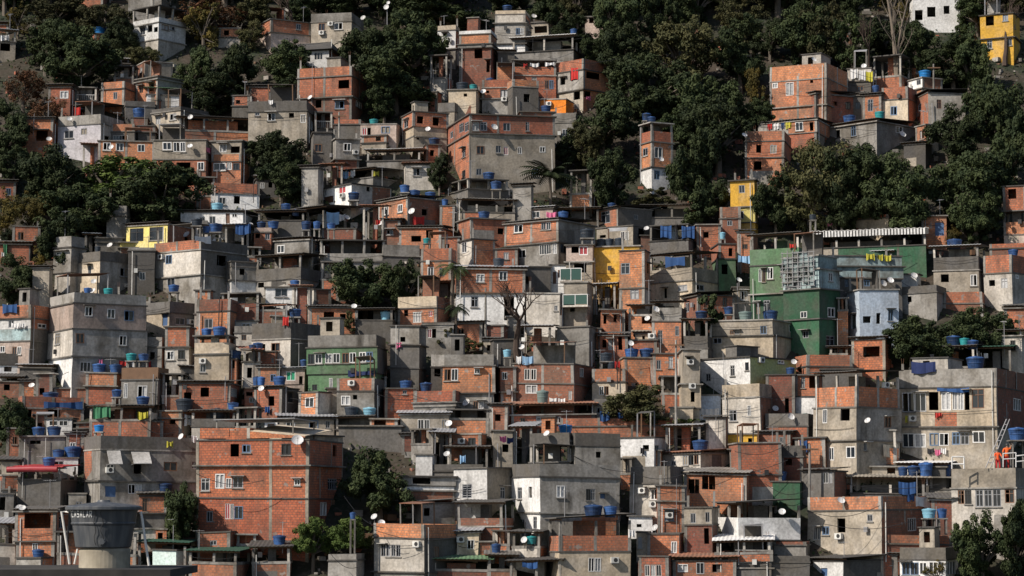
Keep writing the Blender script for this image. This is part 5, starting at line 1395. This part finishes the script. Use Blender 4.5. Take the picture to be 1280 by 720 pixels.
# ------------------------------------------------------------------ the grey tank close to the camera, on its pedestal over a black roof
def foreground():
    Y = 45.0; px = Y / F; G = lambda zx, zy: at(zx / 4, 540 + zy / 4, Y)
    c = G(516, 578); w = lambda v: v / 4 * px
    t = thing('water_tank', 'big grey tapered water tank lettered CASALAR on a concrete pedestal', 'water tank', c)
    top = G(516, 385).z - c.z; dk, tt, b = newmat('grey_tank'); b.inputs['Roughness'].default_value = .42
    tcn = coords(tt); b.inputs['Base Color'].default_value = (.088, .104, .128, 1)
    tt.links.new(mixc(tt, ramp(tt, nz(tt, tcn[1], 1, 6, (9, 9, .9)), .42, .68), (.060, .067, .078), (.115, .120, .125)), b.inputs['Base Color'])
    r0, r1 = w(137), w(168); band = top * .62
    rr = lambda z: r0 + (r1 - r0) * z / top
    mb = MB(); mb.lathe([(0, 0), (r0 - .02, 0), (r0, .02), (rr(band) - .01, band - .03), (rr(band) + .015, band - .01), (rr(band) + .02, band + .01), (rr(band) + .005, band + .03), (r1, top - .03), (r1 + .02, top), (r1 - .05, top + .005)], 56, tuple(c)); mb.build('body', dk, t, True)
    lid = MB(); L = w(190); lid.lathe([(L - .03, top - .02), (L, top - .01), (L, top + .035), (L - .03, top + .06), (L * .62, top + .095), (L * .2, top + .125), (L * .17, top + .14), (L * .15, top + .165), (0, top + .17)], 56, tuple(c)); lo = lid.build('lid', dk, t, True)
    # lettering painted on the curved wall, built as flat strokes that follow the tank
    def stroke_letters(word, z0, h, a0, da):
        SEG = {'C': ['1,0 0,0 0,1 1,1'], 'A': ['0,0 .5,1 1,0', '.2,.35 .8,.35'], 'S': ['0,0 1,0 1,.5 0,.5 0,1 1,1'], 'L': ['0,1 0,0 1,0'], 'R': ['0,0 0,1 1,1 1,.5 0,.5', '.45,.5 1,0']}
        m = MB(); lw = .016
        for i, ch in enumerate(word):
            for pl in SEG[ch]:
                pt = [tuple(map(float, q.split(','))) for q in pl.split()]
                for (u0, v0), (u1, v1) in zip(pt, pt[1:]):
                    du, dv = u1 - u0, (v1 - v0) * 1.5; l = math.hypot(du, dv); nu, nv = -dv / l, du / l
                    wv = lambda u, v, su, s2: (u + su * nu * .13 + s2 * du / l * .11, v + su * nv * .09 + s2 * dv / l * .08)
                    q = [wv(u0, v0, -1, -1), wv(u1, v1, -1, 1), wv(u1, v1, 1, 1), wv(u0, v0, 1, -1)]
                    f = []
                    for u, v in q:
                        z = z0 + h * v; R = rr(z) + .012; a = -math.acos(max(-1, min(1, (a0 + da * (i + .58 * u)) / R))); f.append((c.x + R * math.cos(a), c.y + R * math.sin(a), c.z + z))
                    m.face(f)
        return m
    z0 = G(400, 424).z - c.z; h = G(400, 396).z - G(400, 424).z
    ang = lambda zx: -math.acos((zx - 516) / 4 * px / rr(z0 + h / 2))
    a0, a1 = (373 - 516) / 4 * px, (486 - 516) / 4 * px
    lm = newmat('white_lettering'); lm[2].inputs['Base Color'].default_value = (.62, .63, .63, 1)
    stroke_letters('CASALAR', z0, h, a0, (a1 - a0) / 6.7).build('lettering', lm[0], t)
    cb = MB()
    for (zx, sway) in ((500, .02), (535, -.03)):
        pts = []
        for i in range(9):
            z = top * (1 - i / 8.6); xx = (zx - 516) / 4 * px + sway * math.sin(i * 1.7); R = rr(z) + .025; yy = -math.sqrt(max(.01, R * R - xx * xx)); pts.append((c.x + xx, c.y + yy, c.z + z))
        cb.tube(pts, .006, 4)
    cb.build('cable', DARKP, t)
    fl = MB(); R = rr(.09) + .01; fl.lathe([(0, .03), (.05, .03), (.05, 0), (.07, 0)], 14); 
    o = fl.build('outlet_flange', dk, None); o.parent = t; o.location = ((535 - 516) / 4 * px, -R, top * .16); o.rotation_euler = (math.radians(90), 0, 0)
    # pedestal
    pc = stucco('stained_pedestal', (.40, .35, .26), .75); p0, p1 = G(395, 680), G(650, 680); zt = c.z
    pd = MB(); k = 40; x0, x1 = p0.x, p1.x; cx = (x0 + x1) / 2; R = (x1 - x0) / 2
    pd.lathe([(R * 1.0, -1.2), (R * 1.0, zt - p0.z - .06), (R * .97, zt - p0.z - .01), (0, zt - p0.z - .01)], k, (cx, Y, p0.z))
    for (a, b2) in ((420, 470), (590, 640)):
        pass
    o = pd.build('tank_pedestal', pc, None, True); tag(o, 'stained round concrete pedestal carrying the big grey tank', 'pedestal')
    for nm, pts, lab in (('left', [(345, 398), (308, 398), (330, 540), (348, 660)], 'white plastic pipe bent down left of the grey tank'), ('right', [(703, 398), (712, 440), (728, 560), (745, 668)], 'pale plastic pipe leaning down right of the grey tank'), ('short', [(388, 585), (372, 660)], 'short plastic pipe stub under the grey tank left side')):
        m = MB(); m.tube([at(a / 4, 540 + b3 / 4, Y - .12) for a, b3 in pts], .024 if nm != 'short' else .018, 8); tag(m.build('water_pipe', PVC, None, True), lab, 'pipe')
    # the black roof edge at the bottom left corner
    e0 = at(-60, 712, Y); e1 = at(228, 709.5, Y); e2 = at(238, 720, Y); rf = stucco('black_roof', (.012, .012, .013), .3)
    m = MB(); zt = e1.z
    m.prism([(e0.x, Y - 1.6), (e1.x, Y - 1.6), (e1.x, Y + 2.2), (e0.x, Y + 2.2)], zt - .14, zt)
    rt = thing('concrete_house', 'nearest house with flat black roof edge at bottom left corner', 'house', (e0.x, Y, hz(150)))
    m.build('roof', rf, rt); m = MB(); m.prism([(e0.x + .3, Y - 1.3), (e1.x - .2, Y - 1.3), (e1.x - .2, Y + 1.9), (e0.x + .3, Y + 1.9)], hz(150) - .5, zt - .142); m.build('wall', M['c'], rt)
foreground()
# ------------------------------------------------------------------ pieces that make single houses recognisable
def find(lab): return next(H for H in HOUSES if H.label == lab)
def G4(tx, ty, zx, zy): return tx + zx / 4, ty + zy / 4
def on_face(H, x, y, out=0.0):
    P, Q = face_of(H, x); u, z, p, n, L = face_hit(P, Q, x, y); return Vector((p.x + n.x * out, p.y + n.y * out, p.z)), Vector((n.x, n.y, 0)), (Vector((Q[0], Q[1], 0)) - Vector((P[0], P[1], 0))).normalized()
H = find('stained grey house with two tilted awnings')
for (x0, x1, y0, y1, lb) in ((533, 600, 92, 162, 'left'), (655, 745, 100, 160, 'right')):
    a, n, d = on_face(H, *G4(0, 540, x0, y0), .02); b, _, _ = on_face(H, *G4(0, 540, x1, y0), .02); lo = on_face(H, *G4(0, 540, x0, y1))[0].z
    mb = MB(); th = .04; dz = (a.z - lo)
    f0, f1 = a + n * 1.0 - Vector((0, 0, dz)), b + n * 1.0 - Vector((0, 0, dz)); up = Vector((0, 0, th))
    for q in ([a, b, f1, f0], [a + up, f0 + up, f1 + up, b + up], [f0, f1, f1 + up, f0 + up], [a, f0, f0 + up, a + up], [b, b + up, f1 + up, f1]): mb.face(q)
    mb.build('awning', M['s'], H.root)
    s = MB(); s.tube([tuple(f0), tuple(a - Vector((0, 0, dz + .1)))], .02, 5); s.tube([tuple(f1), tuple(b - Vector((0, 0, dz + .1)))], .02, 5); s.build('awning_stay', STEEL, H.root)
H = find('big three storey brick house with concrete frame')
P, Q = map(Vector, H.faces[0]); back = Vector(H.poly[2]) - Q; dd = (Q - P).normalized(); nn = Vector((dd.y, -dd.x)); u1 = face_hit(P, Q, 312, 545)[0]
q = [P + dd * .02, P + dd * u1, P + dd * u1 + back * .55, P + dd * .02 + back * .55]; z0 = H.ztop + .14; z1 = face_hit(P, Q, 280, 535)[1]
WARP = (crook(H.label), (P.x + Q.x) / 2, H.ztop); m = MB(); facade(m, q[0], q[1], z0, z1, [(u1 * .6, u1 * .78, z0 + .15, z1 - .1)], 3)
for k in (1, 2, 3): m.wall(q[k], q[(k + 1) % 4], z0, z1, 5 * k)
columns(m, q[0], q[1], z0, z1, [], 1); us = m.build('upper_storey', [M['x'], M['W']], H.root)
m = MB(); a, b = q[1], Q - dd * .3; top = [(a.x, a.y, z1 - .2), (b.x, b.y, z0 + .15), ((b + back * .8).x, (b + back * .8).y, z0 + .9), ((a + back * .8).x, (a + back * .8).y, z1 + .5)]
m.face(top); m.face([(x, y, z - .06) for x, y, z in top][::-1])
for k in range(4): m.face([(*top[k][:2], top[k][2] - .06), (*top[(k + 1) % 4][:2], top[(k + 1) % 4][2] - .06), top[(k + 1) % 4], top[k]])
m.build('sloping_roof', M['e'], H.root)
m = MB(); m.face([(a.x, a.y, z0), (b.x, b.y, z0), (b.x, b.y, z0 + .09), (a.x, a.y, z1 - .27)], [(0, 0), (5, 0), (5, .1), (0, 1)]); m.build('gable_wall', M['x'], H.root)
WARP = None
# scaffolding with torn netting on the corner of the green house
H = find('pale weathered aqua block beside green houses'); H2 = find('tall dark green house behind weathered lattice top')
P, Q = map(Vector, H2.faces[0]); dd = (Q - P).normalized(); nn = Vector((dd.y, -dd.x)); L = (Q - P).length; z0 = face_hit(P, Q, 985, 360)[1]; z1 = face_hit(P, Q, 985, 318)[1]
t = thing('scaffold_frame', 'pale scaffold lattice with torn netting on the dark green house', 'scaffolding', (P.x, P.y, z0)); r = random.Random(5)
m = MB()
for i in range(int(L / .55) + 1): m.obox(P, dd, nn, i * .55, i * .55 + .06, .5, .56, z0 + r.uniform(-.2, .2), z1 + r.uniform(-.1, .3))
for k in range(8): m.obox(P, dd, nn, -.1, L, .562, .61, z0 + (z1 - z0) * k / 7, z0 + (z1 - z0) * k / 7 + .05)
m.build('lattice', STEEL, t); m = MB()
for i in range(46):
    u, z, s = r.uniform(0, L - .7), r.uniform(z0, z1 - .5), r.uniform(.25, .7); m.obox(P, dd, nn, u, u + s, .4, .41 + i * .0005, z, z + s * r.uniform(.5, 1.3))
m.build('netting', M['a'], t)
# rolled red awning
H = find('dark terrace under rolled red awning'); mb = MB(); a = on_face(H, *G4(0, 540, 90, 185), .5)[0]; e = on_face(H, *G4(0, 540, 298, 187), .5)[0]
a = at(*G4(0, 540, 36, 188), a.y - .2); mb.tube([tuple(a), tuple((a + e) / 2 + Vector((0, 0, .04))), tuple(e)], .24, 12); mb.build('rolled_awning', plain('red_awning', (.34, .035, .045), .4), H.root, True)
# glass balconies and scaffolding by the yellow block
RAILG, _t, _b = newmat('rail_glass'); _b.inputs['Base Color'].default_value = (.04, .09, .075, 1); _b.inputs['Roughness'].default_value = .1
def balcony(H, x0, x1, y0, y1, out, glass=True):
    a, n, d = on_face(H, x0, y1); b = on_face(H, x1, y1)[0]; zt = on_face(H, x0, y0)[0].z; L = (b - a).length; O = (a.x, a.y); dd = (d.x, d.y); nn = (n.x, n.y)
    s = MB(); s.obox(O, dd, nn, 0, L, .01, out, a.z - .16, a.z); bo = s.build('balcony', M['W'], H.root)
    r = MB(); k = max(2, round(L / 1.0))
    for i in range(k + 1): u = .03 + (L - .06) * i / k; r.obox(O, dd, nn, u - .03, u + .03, out - .08, out - .02, a.z + .002, zt)
    r.obox(O, dd, nn, .06, L - .06, out - .085, out - .015, zt - .06, zt + .01)
    for u in (.0, L - .06): r.obox(O, dd, nn, u, u + .06, .02, out - .09, zt - .05, zt)
    r.build('railing', ALU, bo)
    if glass:
        g = MB(); g.obox(O, dd, nn, .07, L - .07, out - .06, out - .045, a.z + .08, zt - .08); g.build('glass_panel', RAILG, bo)
H = find('beige house with glass balconies beside yellow block'); balcony(H, 640 + 248 / 4, 640 + 356 / 4, 180 + 628 / 4, 180 + 690 / 4, 1.3)
H2 = find('weathered lower house under glass balconies'); balcony(H2, 640 + 268 / 4, 640 + 390 / 4, 360 + 38 / 4, 360 + 92 / 4, 1.2)
H = find('windowless golden yellow block over scaffolding')
def scaffold():
    wood = plain('raw_timber', (.36, .25, .14), .8); x0, x1 = 728, 772; y0, y1 = 352, 408; Y = H.Y - 1.2
    t = thing('timber_scaffold', 'timber scaffolding under the golden yellow block', 'scaffolding', at(750, y1, Y))
    r = random.Random(2)
    for dep in (0, 1.6):
        for i in range(5):
            x = x0 + (x1 - x0) * i / 4; m = MB(); m.tube([at(x, y1 + 12, Y + dep), at(x + r.uniform(-2, 2), y0 - 2, Y + dep)], .06, 6); m.build('post', wood, t)
        for y in (y0 + 2, 374, 392):
            m = MB(); m.tube([at(x0 - 3, y + r.uniform(-2, 2), Y + dep - .08), at(x1 + 3, y + r.uniform(-2, 2), Y + dep - .08)], .07, 6); m.build('beam', wood, t)
    for (a, b, c, d) in ((728, 404, 748, 356), (740, 356, 758, 392), (762, 400, 748, 374), (770, 356, 756, 400), (730, 376, 742, 404)):
        m = MB(); m.tube([at(a, b, Y - .15), at(c, d, Y - .15)], .05, 5); m.build('brace', wood, t)
    for y in (354, 375):
        a, b = at(x0 - 2, y, Y), at(x1 + 2, y, Y); m = MB(); m.prism([(a.x, a.y - .1), (b.x, b.y - .1), (b.x, b.y + 1.5), (a.x, a.y + 1.5)], a.z, a.z + .05); m.build('plank_deck', wood, t)
scaffold()
# ------------------------------------------------------------------ two people in orange and red at the railing, far right
def person(x, yf, yt, Y, lean, label, top, leg, arm):
    a = at(x, yf, Y); Hh = at(x, yt, Y).z - a.z; k = Hh / 1.72
    V = [(0, 0, .95), (0, 0, 1.12), (0, 0, 1.30), (0, 0, 1.44), (0, 0, 1.52), (0, -.01, 1.62),            # 0-5 pelvis..head
         (-.18, 0, 1.42), (-.24, arm[0][1], 1.42 + arm[0][0] * .28), (-.22, arm[0][1] * 2 - .05, 1.42 + arm[0][0] * .5),   # left arm
         (.18, 0, 1.42), (.25, arm[1][1], 1.42 + arm[1][0] * .28), (.24, arm[1][1] * 2 - .05, 1.42 + arm[1][0] * .5),
         (-.10, 0, .90), (-.11, -.03, .50), (-.11, .02, .09), (-.11, -.14, .03),
         (.10, 0, .90), (.12, -.03, .50), (.12, .04, .09), (.12, -.12, .03)]
    E = [(0, 1), (1, 2), (2, 3), (3, 4), (4, 5), (3, 6), (6, 7), (7, 8), (3, 9), (9, 10), (10, 11), (0, 12), (12, 13), (13, 14), (14, 15), (0, 16), (16, 17), (17, 18), (18, 19)]
    R = [.15, .14, .16, .10, .055, .095, .075, .05, .038, .075, .05, .038, .095, .065, .045, .04, .095, .065, .045, .04]
    me = bpy.data.meshes.new('person'); me.from_pydata([((p[0] + lean * (p[2] / 1.7) ** 2) * k, p[1] * k, p[2] * k) for p in V] , E, [])
    o = bpy.data.objects.new('person', me); COL.objects.link(o); o.location = a
    md = o.modifiers.new('skin', 'SKIN'); md.use_smooth_shade = True
    sk = me.skin_vertices[0].data
    for i, r in enumerate(R): sk[i].radius = (r * k, r * k * (.75 if i in (1, 2, 0) else 1))
    sk[0].use_root = True
    o.modifiers.new('sub', 'SUBSURF').levels = 2
    dg = bpy.context.evaluated_depsgraph_get(); dg.update(); ev = bpy.data.meshes.new_from_object(o.evaluated_get(dg)); ev.name = 'person'
    o.modifiers.clear(); o.data = ev
    skin = plain('skin', (.28, .15, .09), .6)
    for m in (skin, plain('orange_top', top, .8), plain('red_trousers', leg, .8), DARKP): ev.materials.append(m)
    for p in ev.polygons:
        z = p.center.z / k
        p.material_index = 3 if z < .09 else 2 if z < 1.0 else 1 if (z < 1.5 and not (abs(p.center.x - lean * k) > .2 * k and z < 1.25)) else 0
    tag(o, label, 'person')
    h = MB(); c = Vector((a.x + lean * .93 * k, a.y + .015 * k, a.z + 1.645 * k)); h.lathe([(.1 * k, 0), (.103 * k, .04 * k), (.08 * k, .085 * k), (.04 * k, .105 * k), (0, .11 * k)], 14, tuple(c)); h.build('hair', DARKP, o, True)
Hp = find('cream house with three dark windows below two people'); Yp = Hp.Y + .9
rf = None
zr = Hp.ztop
def yrow(x, z, Y):                                 # photo row of a height at a depth
    v = Vector((0, Y, z)); return 360 - F * (v.z * cp - v.y * sp) / (v.y * cp + v.z * sp)
fz = yrow(1250, zr - .42, Yp)
person(1248, fz, 562, Yp, -.05, 'person in orange top and red trousers bending at right railing', (.75, .10, .02), (.42, .02, .02), ((-.9, -.10), (-.7, -.15)))
person(1258, fz, 555, Yp + .5, .08, 'person in orange reaching up at the right railing', (.75, .13, .02), (.40, .02, .02), ((-.9, -.05), (.8, -.05)))
# railing, frame and ladder on that terrace
def frame(pts_list, r, name, mat, label, cat):
    m = MB()
    for pts in pts_list: m.tube(pts, r, 6)
    tag(m.build(name, mat), label, cat)
Y = Hp.Y + .35; A = lambda x, y, dy=0: at(x, y, Y + dy)
frame([[A(1254, 584), A(1254, 567)], [A(1270, 584), A(1270, 566)], [A(1254, 567), A(1270, 566)], [A(1254, 574), A(1270, 573)], [A(1270, 570), A(1296, 567)], [A(1270, 577), A(1296, 575)], [A(1283, 584), A(1283, 568)]], .045, 'railing', ALU, 'white metal railing in front of the two people in orange', 'railing')
frame([[A(1190, 586), A(1190, 571)], [A(1205, 586), A(1205, 571)], [A(1190, 571), A(1205, 571)], [A(1190, 580), A(1205, 580)]], .06, 'gate_frame', ALU, 'white square metal frame left of the people in orange', 'frame')
lad = [[A(1232, 585, .3), A(1258, 524, 2.2)], [A(1238, 585, .3), A(1262, 524, 2.2)]]
for i in range(1, 9):
    t = i / 9; lad.append([lad[0][0].lerp(lad[0][1], t), lad[1][0].lerp(lad[1][1], t)])
frame(lad, .04, 'ladder', STEEL, 'metal ladder leaning left of the people in orange', 'ladder')
# twin dishes on a mast above the dark trees
t = thing('dish_mast', 'mast with two white dishes sticking out of dark trees at top', 'satellite dish', at(484, 40, hillY(484, 60)))
Yt = hillY(484, 60) - 3.5; m = MB(); m.tube([at(484, 62, Yt), at(484, 2, Yt)], .05, 6); m.build('mast', STEEL, t)
for (x, y, r) in ((483, 9, 3.6), (485.5, 3.5, 2.4)):
    c = at(x, y, Yt - .2); s = r * Yt / F; dm = MB(); R = Vector((-.3, -.9, .3)).to_track_quat('Z', 'Y').to_matrix()
    for q, sgn in ((0, 1), (-.03, -1)):
        rings = [[c + R @ Vector((rr * s * math.cos(j * .349), rr * s * math.sin(j * .349), q + .25 * s * rr * rr)) for j in range(18)] for rr in (.02, .4, .75, 1)]
        for a, b in zip(rings, rings[1:]):
            for j in range(18): dm.face([a[j], a[(j + 1) % 18], b[(j + 1) % 18], b[j]])
    dm.build('reflector', DISHM, t, True)
# boulder by the upper right houses
def boulder(x, y, w, label):
    Yb = hillY(x, y); c = at(x, y, Yb); r = w * Yb / F / 2; bm = MB(); n = 10; rings = []
    for j in range(n + 1):
        th = math.pi * j / n; row = []
        for i in range(16):
            ph = 2 * math.pi * i / 16; v = Vector((math.sin(th) * math.cos(ph), math.sin(th) * math.sin(ph), math.cos(th))); k = 1 + .35 * noise.noise(v * 1.7 + Vector((x, 0, 0))); row.append(c + v * r * k)
        rings.append(row)
    for a, b in zip(rings, rings[1:]):
        for i in range(16): bm.face([a[i], a[(i + 1) % 16], b[(i + 1) % 16], b[i]])
    tag(bm.build('boulder', M['c'], None, True), label, 'boulder')
boulder(1214, 103, 17, 'pale boulder right of the bright blue tank house')
boulder(1008, 66, 13, 'tan rock leaning among trees above tall brick house')
# ------------------------------------------------------------------ poles and cables across the slope
def pole(x, y0, y1, label):
    Yq = hillY(x, y1); a, b = at(x, y1, Yq), at(x, y0, Yq); t = thing('utility_pole', label, 'utility pole', a)
    m = MB(); m.tube([tuple(a - Vector((0, 0, .6))), tuple(b)], [.13, .09], 8); m.build('pole', M['c'], t)
    c = MB(); c.obox((b.x, b.y), (1, 0), (0, -1), -.7, .7, .1, .2, b.z - .5, b.z - .38); c.build('crossarm', M['m'], t); return b
PL = []
for x, y0, y1, lab in ((845, 425, 560, 'tall concrete pole beside the cluttered pipes house'), (498, 35, 90, 'thin pole right of mixed parapet tan house'), (607, 360, 432, 'pole before the white base of corrugated eave house'),
                       (1012, 555, 640, 'pole beside the blackened house with dark window'), (424, 140, 205, 'pole in shade left of brick base house'), (1167, 80, 130, 'slim pole beside the top brick room')):
    PL.append(pole(x, y0, y1, lab))
def cable(pts, label, sag=.6):
    m = MB()
    for a, b in zip(pts, pts[1:]):
        m.tube([a.lerp(b, i / 10) - Vector((0, 0, sag * math.sin(math.pi * i / 10))) for i in range(11)], .022, 4)
    tag(m.build('cable', DARKP), label, 'cable')
def cb(x0, y0, x1, y1, label): 
    Y0 = host_face(x0, y0).Y - .6; Y1 = host_face(x1, y1).Y - .6; cable([at(x0, y0, Y0), at(x1, y1, Y1)], label)
cb(846, 428, 800, 462, 'black cable from the tall pole to the two tank brick cube'); cb(846, 430, 905, 455, 'black cable from the tall pole to the white lime house')
cb(1012, 640, 1100, 632, 'black cable across tan house with brick rail'); cb(1030, 655, 1150, 648, 'lower black cable across tan house with brick rail')
cb(300, 470, 390, 500, 'cable sagging over brick house with doorway'); cb(700, 560, 800, 590, 'cable before large grey building')
cb(245, 592, 330, 600, 'thin cable across big brick house'); cb(868, 592, 985, 575, 'cable over brick house with two big openings')
cb(430, 620, 480, 660, 'cable beside tall dark tree at bottom'); cb(1060, 380, 1130, 395, 'cable across the pale blue house')
cb(560, 260, 640, 245, 'cable across dark concrete terrace with blue tanks'); cb(100, 470, 200, 445, 'cable over brick hut before pink tower')
r = random.Random(77)
for H in r.sample([h for h in HOUSES if not h.auto and h.xr - h.xl > 22], 46):
    x0 = H.xl - r.uniform(-4, 12); x1 = H.xr + r.uniform(-4, 16); y0 = H.ytop + r.uniform(-3, 12); y1 = H.ytop + r.uniform(-3, 16); Y0 = H.Y - r.uniform(.4, 1.2)
    cable([at(x0, y0, Y0), at(x1, y1, Y0 + r.uniform(-.8, .4))], 'sagging wire before the ' + H.label, r.uniform(.2, .7))
# thin television masts on roofs
r = random.Random(21); used = set()
for H in r.sample([h for h in HOUSES if not h.auto], 70):
    if H.xr - H.xl < 20: continue
    p = Vector(offset(H.poly, -.6)[r.randrange(3)]); hh = r.uniform(1.2, 2.6); z = H.ztop
    lab = 'thin aerial on the ' + H.label
    m = MB(); m.tube([(p.x, p.y, z - .6), (p.x, p.y, z + hh)], .028, 5); t = thing('aerial', lab, 'aerial', (p.x, p.y, z), 'television aerials on the roofs'); m.build('mast', STEEL, t)
    c = MB(); a = r.uniform(0, 3); d = (math.cos(a), math.sin(a)); n = (d[1], -d[0]); c.obox((p.x, p.y), d, n, -.5, .5, -.012, .012, z + hh - .1, z + hh - .075)
    for i in range(6): c.obox((p.x, p.y), n, d, -.28 + .02 * i, .28 - .02 * i, -.45 + .17 * i, -.43 + .17 * i, z + hh - .1, z + hh - .08)
    c.build('elements', STEEL, t)
print('HOUSES', len(HOUSES), 'TANKS', len(TANKS), 'OBJ', len(bpy.data.objects))
